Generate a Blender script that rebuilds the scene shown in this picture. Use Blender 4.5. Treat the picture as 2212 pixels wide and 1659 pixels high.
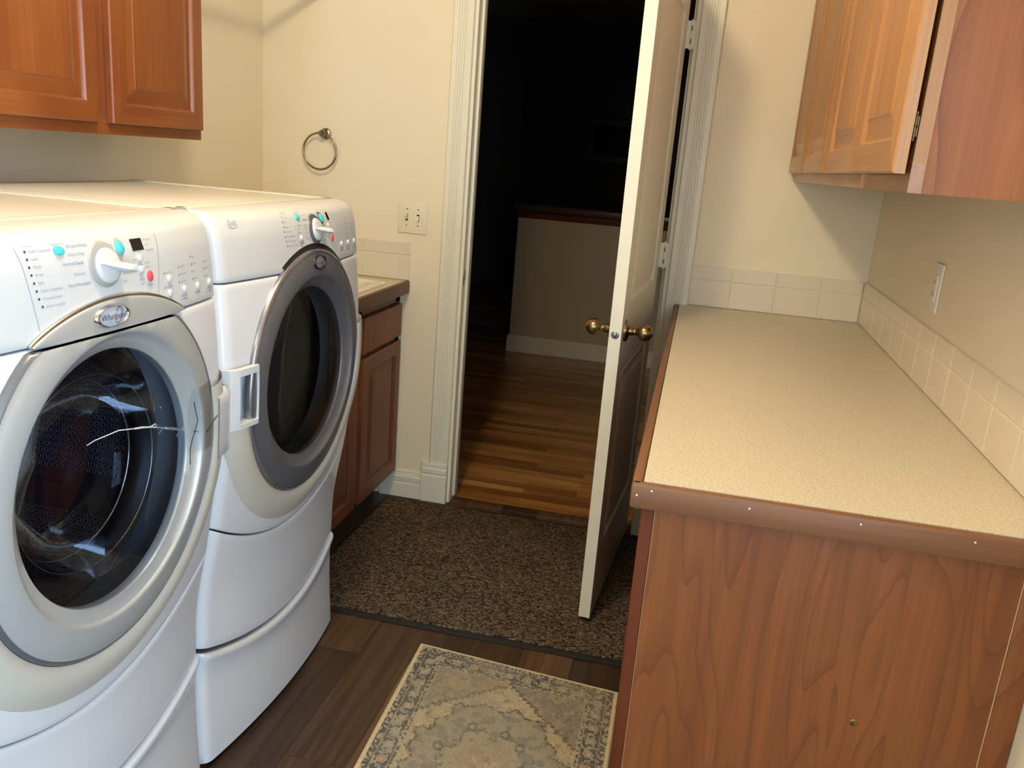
import bpy, bmesh, math, random
import numpy as np
from mathutils import Vector, Matrix
random.seed(4)
SC = bpy.context.scene
COL = SC.collection
for o in list(bpy.data.objects):
    bpy.data.objects.remove(o, do_unlink=True)

# ------------------------------------------------------------------ camera
FPX, PITCH, YAW, ROLL, CAMH = 1820.11, 0.2621, 0.1996, 0.0795, 1.4089
cy_, sy_ = math.cos(YAW), math.sin(YAW)
fwd = Vector((-sy_*math.cos(PITCH), cy_*math.cos(PITCH), -math.sin(PITCH)))
r0 = Vector((cy_, sy_, 0)); u0 = r0.cross(fwd)
cr, sr = math.cos(ROLL), math.sin(ROLL)
rt = r0*cr + u0*sr; up = -r0*sr + u0*cr
cd = bpy.data.cameras.new('camera'); cam = bpy.data.objects.new('camera', cd); COL.objects.link(cam)
cd.sensor_fit = 'HORIZONTAL'; cd.sensor_width = 36.0; cd.lens = FPX/2212*36.0
cd.clip_start = .02; cd.clip_end = 60
M = Matrix.Identity(4)
for i in range(3):
    M[i][0] = rt[i]; M[i][1] = up[i]; M[i][2] = -fwd[i]
M[0][3], M[1][3], M[2][3] = 0, 0, CAMH
cam.matrix_world = M
SC.camera = cam
SC.view_settings.view_transform = 'Standard'
SC.view_settings.look = 'None'
SC.view_settings.gamma = 1.0
SC.view_settings.use_curve_mapping = False
SC.view_settings.exposure = 0.0

# ------------------------------------------------------------------ world + lights
W = bpy.data.worlds.new('world'); SC.world = W; W.use_nodes = True
bg = W.node_tree.nodes['Background']; bg.inputs[0].default_value = (.55, .72, 1, 1); bg.inputs[1].default_value = .4

def area(name, loc, aim, sx, sy, power, color, spread=math.pi):
    l = bpy.data.lights.new(name, 'AREA'); l.shape = 'RECTANGLE'; l.size = sx; l.size_y = sy
    l.energy = power; l.color = color; l.spread = spread
    o = bpy.data.objects.new(name, l); COL.objects.link(o)
    o.location = loc
    d = (Vector(aim) - Vector(loc)).normalized()
    o.rotation_euler = d.to_track_quat('-Z', 'Y').to_euler()
    return o
def globe(name, loc, power, color, radius):
    l = bpy.data.lights.new(name, 'POINT'); l.energy = power; l.color = color; l.shadow_soft_size = radius
    o = bpy.data.objects.new(name, l); COL.objects.link(o); o.location = loc; return o
LAMP = (-.62, 1.23, 2.48); LAMP2 = (-.75, -.75, 2.48)
globe('ceiling_lamp_light', LAMP, 54, (1, .81, .51), .085)
globe('ceiling_lamp_light', LAMP2, 16, (1, .81, .51), .085)
area('window_daylight', (.70, -.39, 1.22), (-.9, .6, .75), .85, 1.55, 58, (.50, .75, 1))
area('window_daylight', (-1.05, -1.62, 1.45), (-.4, 1.0, 1.0), .75, 1.05, 25, (.60, .80, 1))

# ------------------------------------------------------------------ helpers
ORG = {}
def org(o):
    return ORG.get(o.name, Vector((0, 0, 0))) if o else Vector((0, 0, 0))

def tag(o, label=None, cat=None, group=None, kind=None):
    if label: o['label'] = label
    if cat: o['category'] = cat
    if group: o['group'] = group
    if kind: o['kind'] = kind
    return o

def thing(name, label, cat, loc, group=None, kind=None):
    o = bpy.data.objects.new(name, None); COL.objects.link(o)
    o.location = loc; o.empty_display_size = .05
    ORG[o.name] = Vector(loc)
    return tag(o, label, cat, group, kind)

class MB:
    def __init__(s): s.v = []; s.f = []; s.m = []; s.xf = None
    def add(s, vs, fs, mi=0):
        n = len(s.v)
        if s.xf: vs = [s.xf(Vector(p)) for p in vs]
        s.v += [tuple(p) for p in vs]
        s.f += [tuple(i+n for i in q) for q in fs]
        s.m += list(mi) if isinstance(mi, (list, tuple)) else [mi]*len(fs)
        return s
    def box(s, x0, y0, z0, x1, y1, z1, mi=0, bev=0, seg=2):
        x0, x1 = sorted((x0, x1)); y0, y1 = sorted((y0, y1)); z0, z1 = sorted((z0, z1))
        vs = [(x0,y0,z0),(x1,y0,z0),(x1,y1,z0),(x0,y1,z0),(x0,y0,z1),(x1,y0,z1),(x1,y1,z1),(x0,y1,z1)]
        fs = [(3,2,1,0),(4,5,6,7),(0,1,5,4),(1,2,6,5),(2,3,7,6),(3,0,4,7)]
        if bev <= 0: return s.add(vs, fs, mi)
        bm = bmesh.new(); V = [bm.verts.new(p) for p in vs]
        for q in fs: bm.faces.new([V[i] for i in q])
        bmesh.ops.bevel(bm, geom=bm.edges[:], offset=min(bev, .49*min(x1-x0, y1-y0, z1-z0)), segments=seg, profile=.5, affect='EDGES')
        bm.verts.index_update()
        s.add([v.co.copy() for v in bm.verts], [[v.index for v in q.verts] for q in bm.faces], mi)
        bm.free(); return s
    def prism(s, poly, axis, a0, a1, mi=0):
        n = len(poly)
        def P(p, a):
            return {'x': (a, p[0], p[1]), 'y': (p[0], a, p[1]), 'z': (p[0], p[1], a)}[axis]
        vs = [P(p, a0) for p in poly] + [P(p, a1) for p in poly]
        fs = [(i, (i+1) % n, n+(i+1) % n, n+i) for i in range(n)] + [tuple(range(n))[::-1], tuple(range(n, 2*n))]
        return s.add(vs, fs, mi)
    def lathe(s, prof, o, ax, n=32, mi=0, cap=True, e1=None, a=1, b=1):
        o = Vector(o); ax = Vector(ax).normalized()
        e1 = Vector(e1) if e1 else (Vector((0, 0, 1)) if abs(ax.z) < .9 else Vector((1, 0, 0)))
        e1 = (e1 - ax*e1.dot(ax)).normalized(); e2 = ax.cross(e1)
        vs = []; fs = []
        for (r, h) in prof:
            for k in range(n):
                t = 2*math.pi*k/n
                vs.append(o + ax*h + e1*(r*a*math.cos(t)) + e2*(r*b*math.sin(t)))
        for j in range(len(prof)-1):
            for k in range(n):
                k2 = (k+1) % n
                fs.append((j*n+k, j*n+k2, (j+1)*n+k2, (j+1)*n+k))
        if cap:
            if prof[0][0] > 1e-5: fs.append(tuple(range(n))[::-1])
            if prof[-1][0] > 1e-5: fs.append(tuple((len(prof)-1)*n+k for k in range(n)))
        return s.add(vs, fs, mi)
    def tube(s, pts, r, n=8, closed=False, mi=0):
        P = [Vector(p) for p in pts]; N = len(P); vs = []; fs = []
        ref = Vector((0, 0, 1))
        for i in range(N):
            if closed: d = P[(i+1) % N]-P[i-1]
            else: d = P[min(i+1, N-1)]-P[max(i-1, 0)]
            d.normalize()
            e1 = ref - d*ref.dot(d)
            if e1.length < 1e-3: e1 = Vector((1, 0, 0)) - d*d.x
            e1.normalize(); ref = e1; e2 = d.cross(e1)
            for k in range(n):
                t = 2*math.pi*k/n; vs.append(P[i]+(e1*math.cos(t)+e2*math.sin(t))*r)
        for i in range(N if closed else N-1):
            i2 = (i+1) % N
            for k in range(n):
                k2 = (k+1) % n; fs.append((i*n+k, i2*n+k, i2*n+k2, i*n+k2))
        if not closed:
            fs.append(tuple(range(n))); fs.append(tuple((N-1)*n+k for k in range(n))[::-1])
        return s.add(vs, fs, mi)
    def grid(s, fn, us, vs_, mi=0, skip=None, closed=False):
        nu, nv = len(us), len(vs_)
        vs = [fn(u, v) for v in vs_ for u in us]; fs = []
        for j in range(nv-1):
            for i in range(nu if closed else nu-1):
                i2 = (i+1) % nu
                if skip and skip(us[i], vs_[j], us[i2], vs_[j+1]): continue
                fs.append((j*nu+i, j*nu+i2, (j+1)*nu+i2, (j+1)*nu+i))
        return s.add(vs, fs, mi)
    def build(s, name, mats, parent=None, smooth=35, label=None):
        L = org(parent)
        me = bpy.data.meshes.new(name)
        me.from_pydata([tuple(Vector(p)-L) for p in s.v], [], s.f)
        if not isinstance(mats, (list, tuple)): mats = [mats]
        for m in mats: me.materials.append(m)
        if len(mats) > 1: me.polygons.foreach_set('material_index', s.m)
        bm = bmesh.new(); bm.from_mesh(me)
        bmesh.ops.recalc_face_normals(bm, faces=bm.faces[:]); bm.to_mesh(me); bm.free()
        if smooth:
            me.polygons.foreach_set('use_smooth', [True]*len(me.polygons))
            me.set_sharp_from_angle(angle=math.radians(smooth))
        me.update()
        o = bpy.data.objects.new(name, me); COL.objects.link(o)
        if parent: o.parent = parent; ORG[o.name] = L
        if label: o['label'] = label
        return o

def struct(name, mb, mat, parent=None, smooth=35, label=None, cat=None):
    o = mb.build(name, mat, parent, smooth)
    if parent is None:
        tag(o, label, cat, kind='structure')
    return o

# ------------------------------------------------------------------ materials
def lin(r, g, b):
    return tuple(((c/255)/12.92 if c/255 <= .04045 else ((c/255+.055)/1.055)**2.4) for c in (r, g, b)) + (1,)

def mat(name, col, rough=.5, metal=0, spec=.5, coat=0, bump=0, bscale=200, bdist=.001):
    m = bpy.data.materials.new(name); m.use_nodes = True
    nt = m.node_tree; b = nt.nodes['Principled BSDF']
    b.inputs['Base Color'].default_value = col if len(col) == 4 else (*col, 1)
    b.inputs['Roughness'].default_value = rough; b.inputs['Metallic'].default_value = metal
    b.inputs['Specular IOR Level'].default_value = spec; b.inputs['Coat Weight'].default_value = coat
    b.inputs['Coat Roughness'].default_value = .1
    if bump:
        tc = nt.nodes.new('ShaderNodeTexCoord'); nz = nt.nodes.new('ShaderNodeTexNoise')
        nz.inputs['Scale'].default_value = bscale; nz.inputs['Detail'].default_value = 3
        bp = nt.nodes.new('ShaderNodeBump'); bp.inputs['Strength'].default_value = bump; bp.inputs['Distance'].default_value = bdist
        nt.links.new(tc.outputs['Object'], nz.inputs['Vector']); nt.links.new(nz.outputs['Fac'], bp.inputs['Height'])
        nt.links.new(bp.outputs['Normal'], b.inputs['Normal'])
    return m

def nn(nt, t, **kw):
    n = nt.nodes.new(t)
    for k, v in kw.items():
        if k in n.inputs: n.inputs[k].default_value = v
        else: setattr(n, k, v)
    return n
def ramp(nt, fac, stops):
    r = nt.nodes.new('ShaderNodeValToRGB'); e = r.color_ramp.elements
    while len(e) < len(stops): e.new(.5)
    for i, (p, c) in enumerate(stops):
        e[i].position = p; e[i].color = c if len(c) == 4 else (*c, 1)
    nt.links.new(fac, r.inputs['Fac']); return r.outputs['Color']
def mixc(nt, fac, a, b, mode='MIX'):
    m = nt.nodes.new('ShaderNodeMix'); m.data_type = 'RGBA'; m.blend_type = mode
    for s, v in ((m.inputs[0], fac), (m.inputs[6], a), (m.inputs[7], b)):
        if hasattr(v, 'is_linked'): nt.links.new(v, s)
        else: s.default_value = v
    return m.outputs[2]
def math_(nt, op, a, b=None):
    m = nt.nodes.new('ShaderNodeMath'); m.operation = op
    for s, v in ((m.inputs[0], a), (m.inputs[1], b)):
        if v is None: continue
        if hasattr(v, 'is_linked'): nt.links.new(v, s)
        else: s.default_value = v
    return m.outputs[0]

def wood(name, base, dark, light, axis='z', rough=.38, coat=.15, freq=1.0, rings=9, ringw=.5, blotch=.5, seed=0):
    m = bpy.data.materials.new(name); m.use_nodes = True; nt = m.node_tree; b = nt.nodes['Principled BSDF']
    tc = nn(nt, 'ShaderNodeTexCoord')
    def mapped(across, along):
        mp = nn(nt, 'ShaderNodeMapping'); s = [across*freq]*3; s['xyz'.index(axis)] = along*freq
        mp.inputs['Scale'].default_value = s; mp.inputs['Location'].default_value = (seed*3.1, seed*1.7, seed*2.3)
        nt.links.new(tc.outputs['Object'], mp.inputs['Vector']); return mp.outputs['Vector']
    def noise(v, sc, det, dist=0):
        n = nn(nt, 'ShaderNodeTexNoise', Scale=sc, Detail=det, Distortion=dist); nt.links.new(v, n.inputs['Vector']); return n.outputs['Fac']
    low = noise(mapped(4.2, .55), 1, 2, .3)
    ring = math_(nt, 'FRACT', math_(nt, 'MULTIPLY', low, rings))
    fine = noise(mapped(160, 3.0), 1, 3)
    mid = noise(mapped(26, 1.1), 1, 4, .4)
    big = noise(mapped(3.5, 1.6), 1, 3, .6)
    c = mixc(nt, math_(nt, 'MULTIPLY', ramp(nt, mid, [(.32, (1,1,1)), (.62, (0,0,0))]), .55), base, dark)
    c = mixc(nt, math_(nt, 'MULTIPLY', ramp(nt, big, [(.38, (0,0,0)), (.68, (1,1,1))]), blotch), c, light)
    rl = ramp(nt, ring, [(0, (1,1,1)), (.10, (.55,.55,.55)), (.35, (0,0,0)), (1, (0,0,0))])
    c = mixc(nt, math_(nt, 'MULTIPLY', rl, ringw), c, dark)
    c = mixc(nt, math_(nt, 'MULTIPLY', ramp(nt, fine, [(.42, (1,1,1)), (.58, (0,0,0))]), .22), c, dark)
    nt.links.new(c, b.inputs['Base Color'])
    b.inputs['Roughness'].default_value = rough; b.inputs['Coat Weight'].default_value = coat; b.inputs['Coat Roughness'].default_value = .25
    bp = nn(nt, 'ShaderNodeBump', Strength=.12, Distance=.0006); nt.links.new(fine, bp.inputs['Height']); nt.links.new(bp.outputs['Normal'], b.inputs['Normal'])
    return m

M_wall = mat('wall_paint', lin(235, 223, 196), .75, bump=.25, bscale=260, bdist=.0012)
M_white = mat('trim_paint', lin(231, 226, 208), .42)
M_ceil = mat('ceiling_paint', lin(228, 222, 210), .8)
M_enamel = mat('white_enamel', lin(231, 233, 238), .22, coat=.3)
M_plastic = mat('white_plastic', lin(212, 216, 220), .36)
M_cream = mat('cream_plastic', lin(206, 202, 190), .34)
M_top = mat('top_enamel', lin(222, 220, 214), .30, bump=.05, bscale=500)
M_silver = mat('silver_ring', lin(190, 194, 196), .34, metal=.3)
M_chrome = mat('chrome', lin(205, 208, 210), .12, metal=1)
M_dgrey = mat('graphite_ring', lin(112, 113, 120), .34, metal=.35)
M_dkplastic = mat('dark_seal', lin(22, 22, 24), .4)
M_black = mat('black_display', lin(8, 8, 10), .15)
M_ink = mat('grey_ink', lin(158, 168, 184), .6)
M_inkd = mat('dark_ink', lin(70, 74, 82), .6)
M_aqua = mat('aqua_button', lin(70, 200, 212), .3)
M_red = mat('red_button', lin(226, 84, 98), .3)
M_drum = mat('drum_steel', lin(120, 124, 130), .3, metal=.9)
M_interior = mat('dark_interior', lin(26, 27, 30), .6)
M_crackw = mat('crack_white', lin(220, 228, 232), .3)
M_crackd = mat('crack_dark', lin(70, 70, 70), .5)
M_brass = mat('antique_brass', lin(150, 128, 92), .27, metal=1)
M_nickel = mat('brushed_nickel', lin(160, 148, 126), .25, metal=1)
M_steel = mat('steel', lin(150, 150, 150), .25, metal=1)
M_tile = mat('ceramic_tile', lin(221, 209, 187), .32, bump=.05, bscale=30)
M_grout = mat('grout', lin(232, 222, 200), .8)
M_sink = mat('sink_enamel', lin(238, 232, 212), .2)
M_plate = mat('almond_plate', lin(232, 222, 196), .4)
M_rubber = mat('mat_rubber', lin(26, 24, 22), .7)
M_toe = mat('toe_kick', lin(44, 30, 20), .7)
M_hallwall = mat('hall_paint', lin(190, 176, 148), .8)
M_hallshade = mat('hall_shaded_paint', lin(96, 86, 72), .8)  # hall paint darkened, shade of the unlit room put into the colour
M_islandtop = mat('island_top', lin(70, 55, 42), .3)
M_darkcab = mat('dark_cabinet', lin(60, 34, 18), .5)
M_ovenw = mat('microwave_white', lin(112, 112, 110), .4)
M_nail = mat('putty', lin(225, 215, 200), .6)

CH = dict(base=lin(132, 74, 36), dark=lin(100, 50, 22), light=lin(154, 94, 50))
W_up = wood('maple_stain_v', **CH, axis='z', rings=5, ringw=.12, blotch=.75, rough=.34, coat=.25)
W_uph = wood('maple_stain_h', **CH, axis='y', rings=5, ringw=.12, blotch=.75, rough=.34, coat=.25, seed=2)
W_frame = wood('cherry_frame', base=lin(98, 46, 20), dark=lin(70, 32, 14), light=lin(112, 56, 26), axis='z', rings=4, ringw=.15, blotch=.4, rough=.6, coat=0)
W_lam = wood('cherry_laminate', base=lin(134, 76, 36), dark=lin(98, 52, 24), light=lin(148, 88, 44), axis='z', freq=1.15, rings=24, ringw=.6, blotch=.35, rough=.42, coat=.05)
W_lam2 = wood('cherry_laminate_upper', base=lin(150, 90, 48), dark=lin(116, 62, 30), light=lin(168, 112, 68), axis='z', freq=1.1, rings=11, ringw=.85, blotch=.35, rough=.5, coat=0, seed=5)
W_edge = wood('counter_edge_wood', base=lin(120, 78, 50), dark=lin(86, 52, 34), light=lin(142, 98, 66), axis='x', rings=5, ringw=.2, blotch=.4, rough=.5, coat=0)
W_edgey = wood('counter_edge_wood_long', base=lin(120, 78, 50), dark=lin(86, 52, 34), light=lin(142, 98, 66), axis='y', rings=5, ringw=.2, blotch=.4, rough=.5, coat=0)
W_base = wood('sink_cabinet_stain', base=lin(116, 62, 30), dark=lin(84, 42, 20), light=lin(132, 76, 40), axis='z', rings=5, ringw=.15, blotch=.5, rough=.45, coat=0, seed=7)
W_sinkedge = wood('sink_edge_wood', base=lin(96, 66, 44), dark=lin(66, 42, 28), light=lin(116, 84, 58), axis='y', rings=5, ringw=.2, blotch=.4, rough=.5, coat=0)

def laminate():
    m = mat('speckled_laminate', lin(207, 198, 176), .42); nt = m.node_tree; b = nt.nodes['Principled BSDF']
    tc = nn(nt, 'ShaderNodeTexCoord'); mp = nn(nt, 'ShaderNodeMapping'); mp.inputs['Scale'].default_value = (210, 330, 1)
    nt.links.new(tc.outputs['Object'], mp.inputs['Vector'])
    a = nn(nt, 'ShaderNodeTexNoise', Scale=1, Detail=2); nt.links.new(mp.outputs[0], a.inputs['Vector'])
    mp2 = nn(nt, 'ShaderNodeMapping'); mp2.inputs['Scale'].default_value = (95, 150, 1); nt.links.new(tc.outputs['Object'], mp2.inputs['Vector'])
    d = nn(nt, 'ShaderNodeTexNoise', Scale=1, Detail=3); nt.links.new(mp2.outputs[0], d.inputs['Vector'])
    c = ramp(nt, a.outputs['Fac'], [(.34, lin(190, 177, 150)), (.47, lin(206, 195, 171)), (.6, lin(211, 202, 180)), (.7, lin(222, 214, 196))])
    c = mixc(nt, math_(nt, 'MULTIPLY', ramp(nt, d.outputs['Fac'], [(.27, (1,1,1)), (.36, (0,0,0))]), .55), c, lin(150, 130, 100))
    nt.links.new(c, b.inputs['Base Color']); return m
M_lam = laminate()

def planks(name, axis, width, length, cols, rough, gap, coat=0):
    m = mat(name, (1, 1, 1), rough, coat=coat); nt = m.node_tree; b = nt.nodes['Principled BSDF']
    tc = nn(nt, 'ShaderNodeTexCoord'); mp = nn(nt, 'ShaderNodeMapping')
    if axis == 'y': mp.inputs['Rotation'].default_value = (0, 0, math.radians(90))
    mp.inputs['Location'].default_value = (.37, .045, 0)
    nt.links.new(tc.outputs['Object'], mp.inputs['Vector'])
    br = nn(nt, 'ShaderNodeTexBrick', Scale=1.0); br.offset = .37
    br.inputs['Brick Width'].default_value = length; br.inputs['Row Height'].default_value = width
    br.inputs['Mortar Size'].default_value = gap; br.inputs['Mortar Smooth'].default_value = .1
    br.inputs['Color1'].default_value = (0, 0, 0, 1); br.inputs['Color2'].default_value = (1, 1, 1, 1); br.inputs['Mortar'].default_value = (.5, .5, .5, 1)
    nt.links.new(mp.outputs[0], br.inputs['Vector'])
    s = [55, 55, 55]; s['xyz'.index(axis)] = 2.2
    mg = nn(nt, 'ShaderNodeMapping'); mg.inputs['Scale'].default_value = s; nt.links.new(tc.outputs['Object'], mg.inputs['Vector'])
    add = nn(nt, 'ShaderNodeVectorMath', operation='ADD')
    sc = nn(nt, 'ShaderNodeVectorMath', operation='SCALE'); sc.inputs[3].default_value = 9
    nt.links.new(br.outputs['Color'], sc.inputs[0]); nt.links.new(mg.outputs[0], add.inputs[0]); nt.links.new(sc.outputs[0], add.inputs[1])
    g = nn(nt, 'ShaderNodeTexNoise', Scale=1, Detail=5, Distortion=.7); nt.links.new(add.outputs[0], g.inputs['Vector'])
    ml = nn(nt, 'ShaderNodeMapping'); s2 = [7, 7, 7]; s2['xyz'.index(axis)] = 1.4
    ml.inputs['Scale'].default_value = s2; nt.links.new(tc.outputs['Object'], ml.inputs['Vector'])
    l = nn(nt, 'ShaderNodeTexNoise', Scale=1, Detail=4, Distortion=.5); nt.links.new(ml.outputs[0], l.inputs['Vector'])
    sep = nn(nt, 'ShaderNodeSeparateColor'); nt.links.new(br.outputs['Color'], sep.inputs[0])
    f = math_(nt, 'ADD', math_(nt, 'MULTIPLY', g.outputs['Fac'], .45), math_(nt, 'ADD', math_(nt, 'MULTIPLY', l.outputs['Fac'], .3), math_(nt, 'MULTIPLY', sep.outputs[0], .25)))
    c = ramp(nt, f, [(.30, cols[0]), (.45, cols[1]), (.57, cols[2]), (.74, cols[3])])
    c = mixc(nt, math_(nt, 'MULTIPLY', br.outputs['Fac'], .75), c, cols[0])
    nt.links.new(c, b.inputs['Base Color'])
    bp = nn(nt, 'ShaderNodeBump', Strength=.25, Distance=.001); nt.links.new(math_(nt, 'SUBTRACT', g.outputs['Fac'], br.outputs['Fac']), bp.inputs['Height'])
    nt.links.new(bp.outputs['Normal'], b.inputs['Normal'])
    return m
M_floor = planks('dark_vinyl_plank', 'y', .15, 1.2, [lin(38, 27, 19), lin(62, 44, 30), lin(84, 61, 42), lin(114, 88, 64)], .40, .0012)
M_hard = planks('hall_hardwood', 'x', .057, .62, [lin(112, 70, 34), lin(150, 100, 50), lin(184, 130, 72), lin(214, 166, 102)], .3, .0008, coat=.2)

def matweave():
    m = mat('woven_mat', lin(74, 60, 46), .95, spec=.1); nt = m.node_tree; b = nt.nodes['Principled BSDF']
    tc = nn(nt, 'ShaderNodeTexCoord'); mp = nn(nt, 'ShaderNodeMapping'); mp.inputs['Scale'].default_value = (110, 230, 1)
    nt.links.new(tc.outputs['Object'], mp.inputs['Vector'])
    v = nn(nt, 'ShaderNodeTexVoronoi', Scale=1, Randomness=.8); nt.links.new(mp.outputs[0], v.inputs['Vector'])
    sep = nn(nt, 'ShaderNodeSeparateColor'); nt.links.new(v.outputs['Color'], sep.inputs[0])
    nz = nn(nt, 'ShaderNodeTexNoise', Scale=5, Detail=4); nt.links.new(tc.outputs['Object'], nz.inputs['Vector'])
    f = math_(nt, 'ADD', math_(nt, 'MULTIPLY', sep.outputs[0], .7), math_(nt, 'MULTIPLY', nz.outputs['Fac'], .3))
    c = ramp(nt, f, [(.12, lin(66, 55, 43)), (.4, lin(102, 86, 67)), (.7, lin(126, 108, 86)), (.92, lin(156, 136, 110))])
    c = mixc(nt, ramp(nt, v.outputs['Distance'], [(.35, (0,0,0)), (.8, (1,1,1))]), c, lin(34, 26, 20))
    nt.links.new(c, b.inputs['Base Color'])
    bp = nn(nt, 'ShaderNodeBump', Strength=.9, Distance=.004, invert=True); nt.links.new(v.outputs['Distance'], bp.inputs['Height']); nt.links.new(bp.outputs['Normal'], b.inputs['Normal'])
    return m
M_mat = matweave()

def attr_mat(name, attr, rough=.95):
    m = mat(name, (1, 1, 1), rough, spec=.1); nt = m.node_tree; b = nt.nodes['Principled BSDF']
    a = nn(nt, 'ShaderNodeAttribute'); a.attribute_name = attr
    nt.links.new(a.outputs['Color'], b.inputs['Base Color'])
    tc = nn(nt, 'ShaderNodeTexCoord'); nz = nn(nt, 'ShaderNodeTexNoise', Scale=420, Detail=2); nt.links.new(tc.outputs['Object'], nz.inputs['Vector'])
    bp = nn(nt, 'ShaderNodeBump', Strength=.4, Distance=.002); nt.links.new(nz.outputs['Fac'], bp.inputs['Height']); nt.links.new(bp.outputs['Normal'], b.inputs['Normal'])
    return m

def glassmat(name, tint, rough=.02, strength=1.0):
    m = bpy.data.materials.new(name); m.use_nodes = True; nt = m.node_tree; nt.nodes.remove(nt.nodes['Principled BSDF'])
    out = nt.nodes['Material Output']
    t = nn(nt, 'ShaderNodeBsdfTransparent'); t.inputs[0].default_value = (*tint, 1)
    g = nn(nt, 'ShaderNodeBsdfGlossy'); g.inputs['Roughness'].default_value = rough
    fr = nn(nt, 'ShaderNodeFresnel', IOR=1.5); mx = nn(nt, 'ShaderNodeMixShader')
    nt.links.new(math_(nt, 'MULTIPLY', fr.outputs[0], strength), mx.inputs[0]); nt.links.new(t.outputs[0], mx.inputs[1]); nt.links.new(g.outputs[0], mx.inputs[2]); nt.links.new(mx.outputs[0], out.inputs[0])
    return m
M_glass = glassmat('tinted_door_glass', (.70, .76, .86), .02, .55)
M_glassd = glassmat('smoked_door_glass', (.56, .55, .54), .08, .7)
M_ddrum = mat('dryer_drum', lin(176, 172, 166), .5)
M_screen = mat('dim_screen', lin(14, 14, 15), .6, spec=.2)
M_tape = glassmat('clear_tape', (.93, .94, .94), .2, .5)

def perforated():
    m = mat('perforated_drum', lin(120, 128, 140), .4, metal=.35); nt = m.node_tree; b = nt.nodes['Principled BSDF']
    uv = nn(nt, 'ShaderNodeUVMap'); mp = nn(nt, 'ShaderNodeMapping'); mp.inputs['Scale'].default_value = (1, 1, 1)
    nt.links.new(uv.outputs[0], mp.inputs['Vector'])
    v = nn(nt, 'ShaderNodeTexVoronoi', Scale=1, Randomness=0); v.voronoi_dimensions = '2D'; nt.links.new(mp.outputs[0], v.inputs['Vector'])
    c = ramp(nt, v.outputs['Distance'], [(.0, lin(14, 15, 18)), (.20, lin(14, 15, 18)), (.27, lin(176, 184, 194)), (.40, lin(80, 86, 98))])
    nt.links.new(c, b.inputs['Base Color'])
    bp = nn(nt, 'ShaderNodeBump', Strength=.8, Distance=.004); nt.links.new(ramp(nt, v.outputs['Distance'], [(.15, (0,0,0)), (.3, (1,1,1)), (.45, (.4,.4,.4))]), bp.inputs['Height']); nt.links.new(bp.outputs['Normal'], b.inputs['Normal'])
    return m
M_perf = perforated()

# ------------------------------------------------------------------ room shell
YB = 3.154; XL = -1.713; ZC = 2.62; YF = -1.5
XR0, SK = .600, .0117                     # right wall: x at the back corner, and how much it leans in towards the camera
def xr(y): return XR0 - SK*(YB-y)
JL, JR, DH = -.865, -.098, 2.05           # door opening
WT = .115                                 # wall thickness

b = MB(); b.box(XL-.1, YF-.1, -.06, .75, YB+.068, 0); struct('floor', b, M_floor, label='dark brown wood-look plank floor of the laundry room', cat='floor')
b = MB(); b.box(XL-.1, YF-.1, ZC, .75, YB+WT, ZC+.06); struct('ceiling', b, M_ceil, label='plain ceiling of the laundry room', cat='ceiling')
b = MB(); b.box(XL-.1, YF, 0, XL, YB, ZC); struct('wall_left', b, M_wall, label='cream wall behind the washer and dryer', cat='wall')
b = MB()
b.box(XL-.1, YB, 0, JL-.018, YB+WT, ZC); b.box(JR+.018, YB, 0, .75, YB+WT, ZC); b.box(JL-.018, YB, DH+.018, JR+.018, YB+WT, ZC)
struct('wall_back', b, M_wall, label='cream back wall with the open doorway', cat='wall')
def skew(p): return Vector((xr(p.y)+p.x, p.y, p.z))
WY0, WY1, WZ0, WZ1 = -.9, .12, .38, 2.1
b = MB(); b.xf = skew
b.box(0, YF, 0, .12, WY0, ZC); b.box(0, WY1, 0, .12, YB, ZC); b.box(0, WY0, 0, .12, WY1, WZ0); b.box(0, WY0, WZ1, .12, WY1, ZC)
struct('wall_right', b, M_wall, label='cream right wall above the long counter', cat='wall')
b = MB(); b.xf = skew
for (y0, y1, z0, z1) in ((WY0, WY0+.05, WZ0, WZ1), (WY1-.05, WY1, WZ0, WZ1), (WY0, WY1, WZ0, WZ0+.05), (WY0, WY1, WZ1-.05, WZ1), (WY0, WY1, 1.53, 1.565)):
    b.box(.03, y0, z0, .09, y1, z1, bev=.004)
struct('window_1', b, M_white, label='tall white framed window in the right wall', cat='window')
b = MB()
for (y0, y1, z0, z1) in ((-1.5, -1.45, .85, 2.05), (-.65, -.60, .85, 2.05), (-1.5, -.6, .85, .90), (-1.5, -.6, 2.0, 2.05), (-1.5, -.6, 1.43, 1.465)): b.box(y0, YF-.09, z0, y1, YF-.03, z1, bev=.004)
struct('window_2', b, M_white, label='white framed window in the wall behind the camera', cat='window')
b = MB(); b.box(XL-.1, YF-.1, 0, -1.5, YF, ZC); b.box(-.6, YF-.1, 0, .75, YF, ZC); b.box(-1.5, YF-.1, 0, -.6, YF, .85); b.box(-1.5, YF-.1, 2.05, -.6, YF, ZC); struct('wall_front', b, M_wall, label='cream wall behind the camera', cat='wall')

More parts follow.
